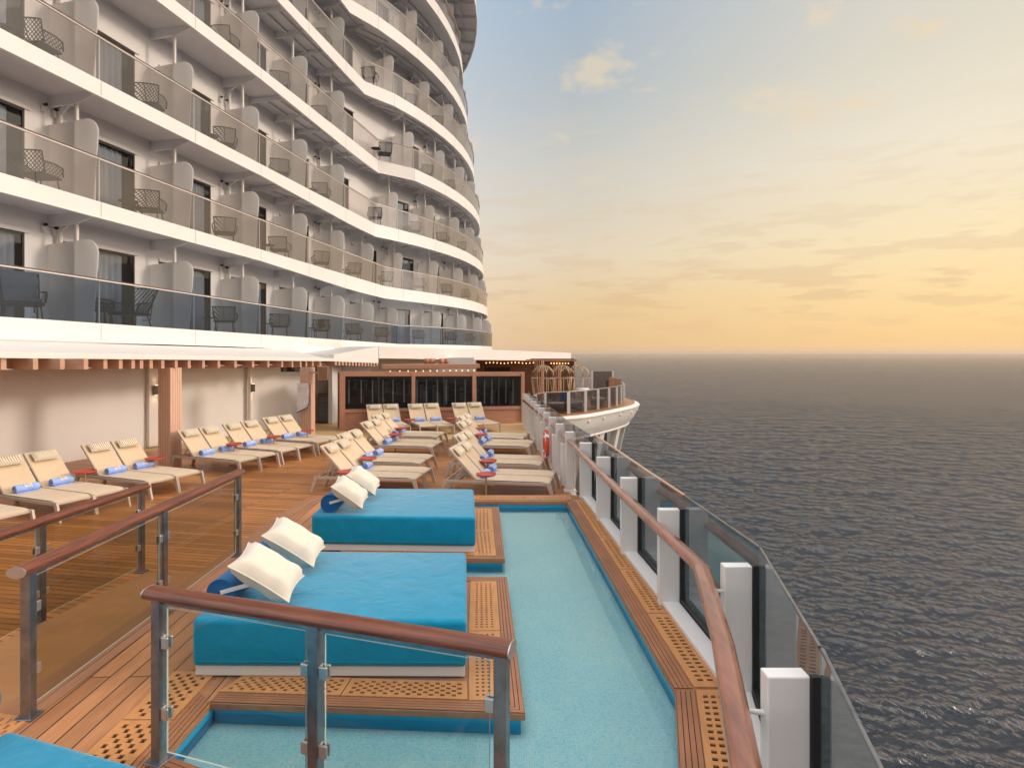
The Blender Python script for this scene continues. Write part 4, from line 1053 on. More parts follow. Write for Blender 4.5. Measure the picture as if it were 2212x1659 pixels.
    for c, (i, j) in enumerate(zip(Jx, Jx[1:])):
        A = Vector(off(nd[i], TW)); B = Vector(off(nd[j], TW)); Ln = (B - A).length; d = (B - A) / Ln; n = (-d.y, d.x)
        if n[0] > 0: n = (-n[0], -n[1])
        za, zb2 = zf[i], zf[j]; ca, cb = zc[i] + .03, zc[j] + .03; zd = za + 2.04
        if Ln < 2.2: wq(A, B, za, zb2, ca, cb, n); continue
        x0, x1 = .30, 2.56 if Ln > 2.9 else Ln - .5
        wq(A, A + d * x0, za, za, ca, ca, n); wq(A + d * x1, B, za, zb2, ca, cb, n); wq(A + d * x0, A + d * x1, zd, zd, ca, cb, n)
        # head box over the door
        m = MB(); o_ = Vector(n) * -.05
        wq(A + d * (x0 - .02) + o_, A + d * (x1 + .12) + o_, zd, zd, zd + .09, zd + .09, n, .05, m, 0)
        # frame
        fr = [(x0, x0 + .05), (x1 - .05, x1)]; mid = x0 + (x1 - x0) * .42
        for (p, q) in fr: wq(A + d * p, A + d * q, za, za, zd, zd, n, .05, m, 1)
        wq(A + d * x0, A + d * x1, zd - .05, zd - .05, zd - .001, zd - .001, n, .049, m, 1); wq(A + d * x0, A + d * x1, za + .001, za + .001, za + .06, za + .06, n, .049, m, 1)
        o2 = Vector(n) * -.012; wq(A + d * (mid - .04) + o2, A + d * (mid + .04) + o2, za + .03, za + .03, zd - .03, zd - .03, n, .06, m, 0)
        o3_ = Vector(n) * .02; wq(A + d * (x0 + .05) + o3_, A + d * (x1 - .05) + o3_, za + .06, za + .06, zd - .05, zd - .05, n, .008, m, 2)
        # curtain and dark room
        rr = random.random(); spans = [(x0 + .06, mid - .1)] + ([(mid + .15, x1 - .28)] if rr < .6 else [(x1 - .75, x1 - .1)])
        for (p, q) in spans:
            nseg = 26; P_ = A + Vector(n) * .16
            m.grid(lambda u, v, p=p, q=q: (*(P_ + d * (p + (q - p) * u) + Vector(n) * .03 * math.sin(u * 9 * math.pi)), za + .03 + (zd - za - .08) * v), nseg, 1, 3)
        P_ = A + Vector(n) * .9
        wq(P_ + d * x0, P_ + d * x1, za, za, zd + .1, zd + .1, n, .03, m, 4)
        for xx in (x0 - .03, x1):
            Q = A + d * xx + Vector(n) * .06; Q2 = A + d * (xx + .03) + Vector(n) * .06
            wq(Q, Q2, za, za, zd + .1, zd + .1, n, .86, m, 4)
        wq(A + d * x0 + Vector(n) * .06, A + d * x1 + Vector(n) * .06, zd + .05, zd + .05, zd + .1, zd + .1, n, .86, m, 4)
        m.build('balcony_door', [M['white'], M['darkframe'], M['doorglass'], M['curtain'], M['interior']], deck)
        m = MB(); Q = A + d * (x1 + .42) + Vector(n) * -.04 if c % 2 else A + d * .12 + Vector(n) * -.04
        m.box((Q.x - .035, Q.y - .035, zd + .08), (Q.x + .035, Q.y + .035, zd + .26)); m.tube([(Q.x, Q.y, zd + .26), (Q.x + .09, Q.y - .02, zd + .27)], .035, 10, 1)
        m.build('wall_light', [M['white'], M['black']], deck)
        chair_spots.append((k, c, nd[i], nd[j], za, A, d, n, Ln))
    wall.build('cabin_wall', M['white_wall'], deck)

# balcony chairs and tables
def chair_proto():
    t = thing('wicker_chair', '', 'chair', group='black wicker chairs on the balconies')
    m = MB()
    back = lambda u, v: ((u * 2 - 1) * (.25 + .05 * v), .20 + .14 * v - .07 * (abs(u * 2 - 1) ** 2), .36 + .42 * v)
    m.grid(back, 8, 6); m.build('backrest', M['lattice'], t)
    m = MB(); m.tube([back(0, 0), back(0, .5), back(0, 1)], .015, 6); m.tube([back(1, 0), back(1, .5), back(1, 1)], .015, 6); m.tube([back(u / 8, 1) for u in range(9)], .017, 6); m.tube([back(.5, 0), back(.5, 1)], .009, 6)
    for s in (-1, 1): m.tube([(s * .29, .20, .60), (s * .33, 0, .60), (s * .33, -.22, .57), (s * .29, -.28, .40)], .016, 6)
    m.build('frame', M['wicker'], t)
    for s in (-1, 1):
        m = MB(); m.grid(lambda u, v, s=s: (s * (.25 + .07 * v), .22 - .48 * u, .36 + .22 * v), 5, 3); m.build('armrest', M['lattice'], t)
    m = MB(); m.box((-.28, -.28, .33), (.28, .24, .38)); m.build('seat', M['wicker'], t, bevel=.02)
    for x in (-.22, .22):
        for y, dy in ((-.22, -.04), (.18, .06)):
            m = MB(); m.tube([(x, y, .34), (x * 1.1, y + dy, 0)], .013, 6); m.build('leg', M['wicker'], t)
    return t
def btable_proto():
    t = thing('balcony_table', '', 'side table', group='small round black tables on the balconies')
    m = MB(); m.lathe([(0, .45), (.21, .45), (.215, .44), (.21, .43), (0, .43)], 24); m.build('table_top', M['wicker'], t)
    for a in range(3):
        m = MB(); m.tube([(.12 * math.cos(a * 2.094), .12 * math.sin(a * 2.094), .43), (.18 * math.cos(a * 2.094), .18 * math.sin(a * 2.094), 0)], .010, 6); m.build('leg', M['wicker'], t)
    return t
cp = chair_proto(); ck = tree(cp); bp_ = btable_proto(); bk = tree(bp_); cfirst = [True, True]; cp.scale = (1.1, 1.1, 1.06); bp_.scale = (1.1, 1.1, 1.05)
ROW = {1: 'lowest', 2: 'second', 3: 'third', 4: 'fourth', 5: 'fifth'}
for (k, c, a, b, z0, A, d, n, Ln) in chair_spots:
    if k > 5 or c < 1 or c > 11: continue
    if k >= 4 and c > 8: continue
    f = -Vector(n)
    q = A + d * (Ln * .70 if Ln > 2.5 else Ln * .5) + f * .78
    if k == 1 and c in (1, 2): continue
    rz = R(188) + random.uniform(-.35, .35)
    lab = 'black wicker chair behind the %s balcony row glass, bay %s from the left' % (ROW[k], ORD[c - 1])
    if cfirst[0]: cp.location = (q.x, q.y, z0); cp.rotation_euler = (0, 0, rz); cp['label'] = lab; cfirst[0] = False
    else: dup(cp, (q.x, q.y, z0), rz, lab, ck)
    if (k + c) % 2 == 0 or k == 1:
        q = A + d * (Ln * .70 - .62) + f * .72
        lab = 'small round black table on the %s balcony row, bay %s from the left' % (ROW[k], ORD[c - 1])
        if cfirst[1]: bp_.location = (q.x, q.y, z0); bp_['label'] = lab; cfirst[1] = False
        else: dup(bp_, (q.x, q.y, z0), 0, lab, bk)
# two high backed recliners on the lowest balcony row
def recliner(label, x, y, z, rz, cush):
    t = thing('wicker_recliner', label, 'chair', (x, y, z), rz, 'high backed wicker recliners'); t.scale = (1.2, 1.2, 1.05)
    back = lambda u, v: ((u * 2 - 1) * (.27 + .03 * v), .18 + .42 * v, .36 + .68 * v)
    m = MB(); m.grid(back, 8, 8); m.build('backrest', M['lattice'], t)
    m = MB(); m.tube([back(0, 0), back(0, 1), back(1, 1), back(1, 0)], .018, 8)
    for s in (-1, 1): m.tube([(s * .31, .22, .62), (s * .33, -.1, .60), (s * .32, -.30, .55), (s * .30, -.32, .36)], .02, 8)
    m.tube([back(.1, .8), (-.22, .38, .2), (-.22, .1, .18)], .012, 6); m.tube([back(.9, .8), (.22, .38, .2), (.22, .1, .18)], .012, 6)
    m.build('frame', M['wicker'], t)
    for s in (-1, 1):
        m = MB(); m.grid(lambda u, v, s=s: (s * (.27 + .05 * v), .2 - .5 * u, .34 + .24 * v), 5, 3); m.build('armrest', M['lattice'], t)
    m = MB(); m.box((-.30, -.30, .30), (.30, .24, .37)); m.build('seat', M['wicker'], t, bevel=.02)
    for x_ in (-.24, .24):
        for y_, dy in ((-.24, -.06), (.2, .16)):
            m = MB(); m.tube([(x_, y_, .34), (x_ * 1.1, y_ + dy, 0)], .014, 6); m.build('leg', M['wicker'], t)
    if cush:
        m = MB(); m.grid(lambda u, v: (back(.06 + .88 * u, v)[0], back(u, v)[1] - .05 - .03 * math.sin(math.pi * v), back(u, v)[2] + .03), 8, 8); m.box((-.26, -.28, .38), (.26, .2, .44)); m.build('cushion', M['cushion'], t)
    return t
for (k, c, a, b, z0, A, d, n, Ln) in chair_spots:
    if k == 1 and c in (1, 2):
        f = -Vector(n); q = A + d * (Ln * (.60 if c == 1 else .52)) + f * .72
        rz = math.atan2(f.y, f.x) + R(90)
        recliner('high backed wicker recliner ' + ('with grey cushions, leftmost on the lowest balcony row' if c == 1 else 'turned side on without cushion, second bay of the lowest balcony row'), q.x, q.y, z0, rz + (R(-35) if c == 1 else R(-75)), c == 1)
        q = A + d * (Ln * .18) + f * .75
        if c == 2: dup(cp, (q.x, q.y, z0), rz + R(60), 'black wicker chair half hidden beside the bare recliner, lowest balcony row', ck)
        q = A + d * (Ln * (.30 if c == 2 else .36)) + f * .6
        dup(bp_, (q.x, q.y, z0), 0, 'small round black table beside the ' + ('cushioned' if c == 1 else 'bare') + ' recliner, lowest balcony row', bk)
    if k == 1 and c == 5:
        f = -Vector(n); q = A + d * (Ln * .70) + f * .78
        m = MB(); m.grid(lambda u, v: (q.x - .15 + .3 * u + .04 * math.sin(9 * v), q.y + .0 + .1 * v + .03 * math.sin(11 * u), z0 + .86 - .42 * v * (1 - .3 * u) + .02 * math.sin(13 * u + 5 * v)), 12, 12)
        o = m.build('throw_blanket', M['throw']); sm = o.modifiers.new('Solid', 'SOLIDIFY'); sm.thickness = .02
        tag(o, 'brown blanket thrown over a wicker chair on the lowest balcony row', 'blanket')

# ------------------------------------------------------------------ canopy, pergola, back wall
def cl(s, dd): return (s * ST - CT * dd, s * CT + ST * dd)
def s_at_u(u, dd):
    r = (u - UC) / F     # x/y
    return (CT * dd + r * ST * dd) / (ST - r * CT)
def ez(s): return 2.59 - .0178 * (s - 8.3)
pg = thing('pergola_canopy', 'long low white canopy with wooden rafters over the wall side loungers', 'canopy')
m = MB(); sset = [2.0, 6.0, 9.0, 12, 15, 18, 20.0]
for s0, s1 in zip(sset, sset[1:]):
    A, B = cl(s0, 10.2), cl(s1, 10.2); A2, B2 = cl(s0, 11.88), cl(s1, 11.88); za, zb = ez(s0), ez(s1)
    ta = ZD[1] + sheer(1, A2[1]) - .45; tb = ZD[1] + sheer(1, B2[1]) - .45
    m.hexa([(A[0], A[1], za - .005), (B[0], B[1], zb - .005), (B2[0], B2[1], ta * 0 + tb - .12), (A2[0], A2[1], ta - .12)], [(A[0], A[1], za + .02), (B[0], B[1], zb + .02), (B2[0], B2[1], tb), (A2[0], A2[1], ta)], 0)
    C, D = cl(s0, 10.17), cl(s1, 10.17)
    m.hexa([(C[0], C[1], za - .02), (D[0], D[1], zb - .02), (B[0], B[1], zb - .02), (A[0], A[1], za - .02)], [(C[0], C[1], za + .09), (D[0], D[1], zb + .09), (B[0], B[1], zb + .09), (A[0], A[1], za + .09)], 0)
m.build('roof_panel', M['white'], pg)
m = MB()
for s0, s1 in ((17.5, 20), (20, 23), (23, 26), (26, 29), (29, 30.7)):
    A, B = spt(s0, .06), spt(s1, .06); A2, B2 = spt(s0, .2), spt(s1, .2); za = ZD[1] + sheer(1, A[1]) - .40; zb2 = ZD[1] + sheer(1, B[1]) - .40
    m.hexa([(A[0], A[1], 2.32), (B[0], B[1], 2.32), (B2[0], B2[1], 2.32), (A2[0], A2[1], 2.32)], [(A[0], A[1], za), (B[0], B[1], zb2), (B2[0], B2[1], zb2), (A2[0], A2[1], za)])
m.build('lower_fascia', M['white'], pg)
# second roof section, toward the bar
e0 = cl(20.0, 10.17); e1_ = (-5.37, 24.18); 
m = MB(); A2 = cl(20.0, 11.9); B2 = (-6.9, 25.2)
m.hexa([(e0[0], e0[1], 2.36), (e1_[0], e1_[1], 2.25), (B2[0], B2[1], 2.27), (A2[0], A2[1], 2.36)], [(e0[0], e0[1], 2.60), (e1_[0], e1_[1], 2.92), (B2[0], B2[1], 2.92), (A2[0], A2[1], 2.62)])
m.build('roof_panel', M['white'], pg)
us = [8, 45, 77, 106, 135, 161, 186, 208, 228, 245, 261, 275, 288, 306, 327, 352, 381, 409, 440, 473, 509, 547, 583, 610, 630, 645, 662, 680, 697]
us = [8, 77, 135, 186, 228, 261, 288, 306, 327, 352, 381, 409, 440, 473, 509, 547, 580, 610, 632, 650, 662, 676, 692]
extra = {135: .25, 186: .5, 77: .12}
for u in us:
    s = s_at_u(u, 10.22 - extra.get(u, 0)); dd = 10.22 - extra.get(u, 0); z = ez(s) - .02
    A, B = cl(s, dd), cl(s, 12.9); m = MB(); m.bar((A[0], A[1], z - .10), (B[0], B[1], z - .10), .095, .20); m.build('rafter', M['rafter'], pg, bevel=.004)
# closing beam behind the rafter ends
m = MB()
for s0, s1 in zip(sset, sset[1:]):
    A, B = cl(s0, 10.62), cl(s1, 10.62); m.bar((A[0], A[1], ez(s0) - .115), (B[0], B[1], ez(s1) - .115), .06, .17)
m.build('cross_beam', M['rafter'], pg)
for i in range(14):
    t = (i + .5) / 14; x = e0[0] + (e1_[0] - e0[0]) * t; y = e0[1] + (e1_[1] - e0[1]) * t; z = 2.36 + (2.25 - 2.36) * t
    m = MB(); m.bar((x + .02, y - .02, z - .07), (x - 1.5, y + .6, z - .07), .09, .14); m.build('rafter', M['rafter'], pg)
m = MB()
A = cl(2, 10.5); B = cl(20, 10.5); C = cl(21, 14.2); D = cl(2, 14.2)
m.hexa([(A[0], A[1], 2.42), (B[0], B[1], 2.26), (C[0], C[1], 2.26), (D[0], D[1], 2.42)], [(A[0], A[1], 2.44), (B[0], B[1], 2.28), (C[0], C[1], 2.28), (D[0], D[1], 2.44)])
m.build('ceiling', M['white_wall'], pg)
# pillars
def pillar(label, x, y, w, dpt, zt, rz):
    t = thing('wooden_pillar', label, 'pillar', (x, y, 0), rz)
    m = MB(); m.box((-w, 0, 0), (0, dpt, zt)); m.build('post', M['pergola'], t, bevel=.004)
    m = MB(); n = 5
    for i in range(1, n): m.box((-w * i / n - .003, -.003, .01), (-w * i / n + .003, .0, zt)); m.box((0, dpt * i / n - .003, .01), (.003, dpt * i / n + .003, zt))
    m.build('board_joint', M['panelwood'], t); return t
pillar('thick square wooden pillar under the canopy between the left lounger pairs', -7.86, 13.85, .30, .42, 2.31, R(-4))
px, py = G(704, 950.5, 0)
pillar('farther square wooden pillar carrying a poster and a speaker', -6.10, 18.3, .36, .26, 2.22, R(-6))
# wall
WPT = [(-14.2, 2), (-12.6, 8), (-11.55, 12), (-10.9, 14.4), (-10.2, 16.8), (-9.55, 18.2), (-8.75, 20.1), (-8.1, 21.9), (-7.1, 24.0)]
wl = thing('lounge_wall', 'long smooth beige white wall behind the left row of loungers', 'wall')
m = MB()
for a, b in zip(WPT, WPT[1:]): m.hexa([(a[0], a[1], 0), (b[0], b[1], 0), (b[0] - .2, b[1] + .05, 0), (a[0] - .2, a[1] + .05, 0)], [(a[0], a[1], 2.9), (b[0], b[1], 2.9), (b[0] - .2, b[1] + .05, 2.9), (a[0] - .2, a[1] + .05, 2.9)])
m.build('panel', M['white_wall'], wl)
m = MB(); m.hexa([(-10.08, 16.72, .04), (-9.94, 17.15, .04), (-10.1, 17.2, .04), (-10.25, 16.8, .04)], [(-10.08, 16.72, 2.4), (-9.94, 17.15, 2.4), (-10.1, 17.2, 2.4), (-10.25, 16.8, 2.4)]); m.build('pilaster', M['white'], wl, bevel=.01)
m = MB(); m.box((-8.72, 19.85, 0), (-8.62, 20.0, 2.3)); m.build('pilaster', M['white'], wl, bevel=.01)
def wall_lamp(label, x, y, z):
    t = thing('wall_lamp', label, 'lamp', (x, y, z), R(15), 'up and down wall lamps')
    m = MB(); m.box((-.05, -.05, -.13), (.05, .05, .13)); m.build('housing', M['steel'], t, bevel=.004)
    m = MB(); m.box((-.035, -.035, .131), (.035, .035, .134)); m.box((-.035, -.035, -.134), (.035, .035, -.131)); m.build('light_slot', M['lampglow'], t)
    for s in (1, -1):
        ld = bpy.data.lights.new('lamp_beam', 'SPOT'); ld.energy = 1.2; ld.color = (1, .7, .4); ld.spot_size = R(95); ld.spot_blend = .5; ld.shadow_soft_size = .03
        lo = bpy.data.objects.new('lamp_beam', ld); COL.objects.link(lo); lo.parent = t; lo.location = (0, 0, .15 * s); lo.rotation_euler = (0 if s < 0 else R(180), 0, 0)
wall_lamp('small grey up and down wall lamp left of the thick wooden pillar', -9.95, 16.85, 1.62)
wall_lamp('small grey wall lamp left of the far poster pillar', -8.55, 19.9, 1.5)
# corridor recess, hanging sign, poster, speaker, cabinet
cr = thing('corridor_wall', 'grey wall and dark passage between the far pillar and the bar', 'wall')
m = MB(); m.box((-8.2, 24.0, 0), (-5.7, 24.15, 2.26)); m.build('panel', M['soffit'], cr)
m = MB(); m.box((-6.9, 22.6, 0), (-6.75, 24.0, 2.26)); m.build('side_panel', M['white_wall'], cr)
sg = thing('hanging_sign', 'black hanging sign with white round pictogram and spaced letters by the far pillar', 'sign', (-7.2, 19.6, 2.13), R(0))
m = MB(); m.box((-.33, 0, -.085), (.95, .04, .085)); m.build('board', M['black'], sg)
text_obj('I N D', .13, 'lettering', M['label'], sg, (.18, -.003, .03), (R(90), 0, 0))
text_obj('P R O', .09, 'lettering', M['label'], sg, (.24, -.003, -.045), (R(90), 0, 0))
m = MB(); m.tube([(.055 * math.cos(a) - .20, -.004, .055 * math.sin(a)) for a in [2 * math.pi * k / 20 for k in range(21)]], .005, 5, caps=False); m.box((-.206, -.006, -.03), (-.194, -.002, .03)); m.build('pictogram', M['label'], sg)
ps = thing('poster_board', 'white notice board with a blue curved edge on the far wooden pillar', 'notice board', (-6.5, 18.27, 1.12), R(-6))
m = MB(); prof = [(-.02, .62), (.32, .62), (.36, .60), (.36, .05), (.30, -.12), (-.02, -.27)]
m.hexa([(x, -.02, z) for x, z in prof], [(x, 0, z) for x, z in prof]); m.build('board', M['label'], ps)
m = MB(); m.tube([(.365, -.022, .62), (.368, -.022, .05), (.31, -.022, -.11), (-.02, -.022, -.27)], .016, 8); m.build('blue_edge', M['bolster'], ps)
text_obj('ADULTS ONLY', .035, 'notice_text', M['groove'], ps, (.15, -.024, .5), (R(90), 0, 0)) if False else None
m = MB()
for i, w in enumerate((.1, .2, .24, .18, .2)): m.box((.02, -.023, .52 - i * .04), (.02 + w, -.0205, .525 - i * .04))
m.build('notice_text', M['groove'], ps)
spk = thing('loudspeaker', 'brown loudspeaker tilted down on a bracket beside the far pillar', 'speaker', (-5.72, 18.2, 2.06), R(20))
m = MB(); m.hexa([(-.14, -.12, -.22), (.14, -.12, -.22), (.14, .14, -.22), (-.14, .14, -.22)], [(-.16, -.02, .2), (.16, -.02, .2), (.16, .24, .2), (-.16, .24, .2)]); m.build('cabinet', M['panelwood'], spk, bevel=.01)
m = MB(); m.tube([(-.14, .1, 0), (-.4, .15, .02)], .02, 8); m.build('bracket', M['steel'], spk)
m = MB(); m.hexa([(-.12, -.126, -.20), (.12, -.126, -.20), (.12, -.12, -.20), (-.12, -.12, -.20)], [(-.14, -.032, .18), (.14, -.032, .18), (.14, -.022, .18), (-.14, -.022, .18)]); m.build('grille', M['darkwood'], spk)
cb = thing('service_cabinet', 'dark brown double door cabinet standing left of the bar', 'cabinet', (-7.35, 22.75, 0), R(12))
m = MB(); m.box((0, 0, .02), (.58, .5, 1.05)); m.box((-.02, -.02, 1.05), (.60, .52, 1.09)); m.build('body', M['darkwood'], cb, bevel=.006)
for x0 in (.03, .30):
    m = MB(); m.box((x0, -.012, .08), (x0 + .25, 0, .74)); m.build('door', M['cushion'], cb); m = MB(); m.box((x0, -.012, .78), (x0 + .25, 0, 1.0)); m.build('drawer', M['cushion'], cb)

# ------------------------------------------------------------------ bar screen
BA, BB = Vector((-5.9, 20.65)), Vector((.45, 23.05)); bd = (BB - BA).normalized(); bn = Vector((bd.y, -bd.x))
def bu(u):                                    # distance along the bar front for an image column
    r = (u - UC) / F; return (r * BA.y - BA.x) / (bd.x - r * bd.y)
LB = (BB - BA).length
bar = thing('poolside_bar', 'low wooden bar enclosure with dark windows behind the loungers', 'bar')
def bz(s, base): return base - .012 * s
def bq(m, s0, s1, z0, z1, d0, d1, mi=0):
    q = [BA + bd * s0 + bn * d0, BA + bd * s1 + bn * d0, BA + bd * s1 + bn * d1, BA + bd * s0 + bn * d1]
    m.hexa([(p.x, p.y, z0 if z0 == 0 else bz(s, z0)) for p, s in zip(q, (s0, s1, s1, s0))], [(p.x, p.y, bz(s, z1)) for p, s in zip(q, (s0, s1, s1, s0))], mi)
posts = [(bu(733), bu(745)), (bu(888), bu(896)), (bu(1019), bu(1027)), (LB - .14, LB)]
m = MB()
for a, b in posts: bq(m, a, b, 0, 1.98, -.02, .10)
bq(m, 0, LB, 1.86, 2.02, -.0, .08); bq(m, 0, LB, .60, .72, -.0, .07); bq(m, 0, LB, 0, .12, -.0, .07)
m.build('frame', M['panelwood'], bar, bevel=.005)
m = MB(); bq(m, 0, LB, 0, .62, -.05, .03); m.build('base_panel', M['panelwood'], bar)
for (a, b), (c, d) in zip(posts, posts[1:]):
    s0, s1 = b, c; mid = s0 + (s1 - s0) * .5
    fr = MB(); bq(fr, s0 + .003, s1 - .003, .72, .75, .01, .06); bq(fr, s0 + .003, s1 - .003, 1.83, 1.86, .01, .06); bq(fr, mid - .02, mid + .02, .75, 1.83, .01, .06)
    wf = fr.build('window', M['darkframe'], bar)
    g = MB(); bq(g, s0, s1, .74, 1.84, .02, .028); g.build('pane', M['barglass'], wf)
    st = MB(); nst = 6
    for i in range(nst):
        x = s0 + (s1 - s0) * (i + .5) / nst + random.uniform(-.03, .03)
        bq(st, x - .02, x + .02, .9 if s0 < 2 else .8, 1.72, -.36, -.34)
    st.build('light_slat', M['white'] if s0 < 5 else M['steel'], wf)
m = MB(); bq(m, .05, LB - .1, 0, 1.84, -1.3, -1.25); m.build('inner_wall', M['cushion'], bar)
m = MB(); bq(m, .02, .08, 0, 1.95, -1.3, -.03); bq(m, LB - .1, LB - .04, 0, 1.86, -1.3, -.03); m.build('end_wall', M['darkwood'], bar)
m = MB(); bq(m, .05, LB - .05, 1.86, 1.90, -1.3, -.05); m.build('top_board', M['darkwood'], bar)
# wooden bar canopy with bulbs
bc = thing('bar_canopy', 'flat wooden canopy with hanging bulbs above the bar', 'canopy')
m = MB(); q = [(-5.1, 23.6), (-1.35, 25.2), (-1.6, 26.6), (-5.6, 25.4)]; m.prism(q, 2.02, 2.20); o = m.build('roof_panel', M['panelwood'], bc, bevel=.02)
bulbs = thing('string_light', 'row of small warm bulbs hanging under the wooden bar canopy', 'lights')
nb = 13
for i in range(nb):
    t = ((i + .4) / nb) ** .85; x = -5.0 + 3.55 * t; y = 23.72 + 1.5 * t
    m = MB(); m.tube([(x, y, 2.02), (x, y, 1.955)], .006, 5, 1); m.lathe([(0, -.03), (.015, -.02), (.022, 0), (.015, .02), (0, .03)], 10, (x, y, 1.93)); m.build('bulb', [M['bulb'], M['black']], bulbs)
dr = thing('drum_planter', 'cluster of round wooden drums on the bar canopy', 'ornament', (-3.2, 25.6, 2.2))
for i in range(6):
    a = i * 1.05; m = MB(); m.lathe([(0, 0), (.1, 0), (.1, .22), (0, .22)], 14, (.42 * math.cos(a), .3 * math.sin(a), 0)); m.build('drum', M['panelwood'], dr)

# ------------------------------------------------------------------ aft promenade slab above the bar and terrace
af = thing('aft_roof_slab', 'wide white roof slab reaching out over the bar and the terrace', 'roof')
EA = [(-5.35, 24.2), (-4.4, 25.2), (-3.3, 26.4), (-1.6, 28.6), (.2, 31.0), (1.9, 33.2), (3.45, 35.2)]
zt = [2.93, 2.90, 2.87, 2.83, 2.78, 2.73, 2.67]; zb_ = [2.44, 2.42, 2.38, 2.33, 2.28, 2.24, 2.20]
m = MB()
for i in range(len(EA) - 1):
    a, b = EA[i], EA[i + 1]; wv = Vector((b[0] - a[0], b[1] - a[1])).normalized(); nv = Vector((-wv.y, wv.x)) * .15
    m.hexa([(a[0], a[1], zb_[i]), (b[0], b[1], zb_[i + 1]), (b[0] + nv.x, b[1] + nv.y, zb_[i + 1]), (a[0] + nv.x, a[1] + nv.y, zb_[i])], [(a[0], a[1], zt[i]), (b[0], b[1], zt[i + 1]), (b[0] + nv.x, b[1] + nv.y, zt[i + 1]), (a[0] + nv.x, a[1] + nv.y, zt[i])])
    bx, by = b[0] - 9, b[1] + 9; ax, ay = a[0] - 9, a[1] + 9
    m.hexa([(a[0] + nv.x, a[1] + nv.y, zb_[i] + .12), (b[0] + nv.x, b[1] + nv.y, zb_[i + 1] + .12), (bx, by, zb_[i + 1] + .12), (ax, ay, zb_[i] + .12)], [(a[0] + nv.x, a[1] + nv.y, zt[i] - .01), (b[0] + nv.x, b[1] + nv.y, zt[i + 1] - .01), (bx, by, zt[i + 1] - .01), (ax, ay, zt[i] - .01)])
m.build('slab', M['white'], af)
m = MB(); m.hexa([(3.45, 35.2, 2.2), (3.6, 37, 2.2), (2, 46, 2.2), (1.5, 46, 2.2)], [(3.45, 35.2, 2.67), (3.6, 37, 2.67), (2, 46, 2.67), (1.5, 46, 2.67)]); m.build('end_fascia', M['white'], af)
# wall block between bar canopy and slab
m = MB(); m.box((-6.6, 26.9, 0), (-1.7, 27.1, 2.45)); o = m.build('bar_back_wall', M['soffit']); tag(o, 'pale upper wall behind the wooden bar canopy', 'wall')
# restaurant front
rs = thing('restaurant_front', 'dark wooden restaurant front under the roof slab with warm lights', 'building front')
m = MB(); m.box((-1.9, 32.0, 0), (3.3, 32.2, 2.36)); m.build('wall', M['darkwood'], rs)
m = MB(); m.box((-1.9, 31.7, 2.22), (3.4, 32.0, 2.32)); m.build('header', M['panelwood'], rs)
m = MB(); m.box((-1.5, 31.93, .9), (-.1, 31.99, 1.9)); m.build('window', M['barglass'], rs)
m = MB()
for i in range(14): m.lathe([(0, -.035), (.035, 0), (0, .035)], 8, (-1.35 + i * .19, 31.5, 2.14 + .02 * math.sin(i)))
for i in range(7): m.lathe([(0, -.035), (.035, 0), (0, .035)], 8, (2.05 + i * .15, 31.5, 2.12))
m.build('ceiling_bulbs', M['bulb'], rs)
for cx, cy, zz in ((1.36, 30.0, 2.3), (2.35, 32.0, 2.25), (3.08, 33.3, 2.22)):
    t = thing('slatted_column', 'round column clad in reddish brown wooden slats, ' + {1.36: 'nearest one', 2.35: 'middle one behind the wire pods', 3.08: 'rightmost one at the roof slab corner'}[cx], 'column', (cx, cy, 0))
    for i in range(12):
        a = i * math.pi / 6; m = MB(); m.bar((.22 * math.cos(a), .22 * math.sin(a), 0), (.22 * math.cos(a), .22 * math.sin(a), zz), .07, .05, up=(math.cos(a), math.sin(a), 0)); m.build('slat', M['panelwood'], t)
    m = MB(); m.tube([(0, 0, 0), (0, 0, zz)], .17, 12); m.build('core', M['darkwood'], t)

# ------------------------------------------------------------------ curved terrace with hull flare
TR = [(.6, 24.2), (1.68, 24.8), (2.93, 25.7), (4.0, 27.1), (5.33, 29.2), (6.2, 30.9), (6.7, 32.8), (6.8, 35.2), (6.3, 38), (5, 41), (2, 44), (-3, 46)]
def smooth(pl, k=4):
    out = []
    P = [Vector(p) for p in pl]
    for i in range(len(P) - 1):
        p0 = P[max(i - 1, 0)]; p1 = P[i]; p2 = P[i + 1]; p3 = P[min(i + 2, len(P) - 1)]
        for j in range(k):
            t = j / k; out.append(.5 * ((2 * p1) + (-p0 + p2) * t + (2 * p0 - 5 * p1 + 4 * p2 - p3) * t * t + (-p0 + 3 * p1 - 3 * p2 + p3) * t ** 3))
    out.append(P[-1]); return out
ts = smooth(TR)
m = MB(); m.prism([(p.x, p.y) for p in ts] + [(-8, 46), (-8, 24.3)], -.2, -.012); struct('terrace_deck', m, M['teak'])
def offl(pl, d):
    out = []
    for i, p in enumerate(pl):
        t = (pl[min(i + 1, len(pl) - 1)] - pl[max(i - 1, 0)]).normalized(); out.append(p + Vector((t.y, -t.x)) * d)   # right of travel = outward
    return out
hf = thing('hull_balcony_flare', 'curved white flared bulwark of the terrace reaching out over the sea', 'hull')
rim = offl(ts, .0); rim2 = offl(ts, .22); low = offl(ts, -.45)
m = MB()
for i in range(len(ts) - 1):
    a, b, c, d = rim[i], rim[i + 1], rim2[i], rim2[i + 1]
    m.hexa([(a.x, a.y, -.14), (b.x, b.y, -.14), (d.x, d.y, -.14), (c.x, c.y, -.14)], [(a.x, a.y, .02), (b.x, b.y, .02), (d.x, d.y, -.07), (c.x, c.y, -.07)])
m.build('rim', M['white'], hf)
m = MB(); m.tube([(p.x, p.y, -.10) for p in rim2], .025, 8); m.build('rim_strip', M['gold'], hf)
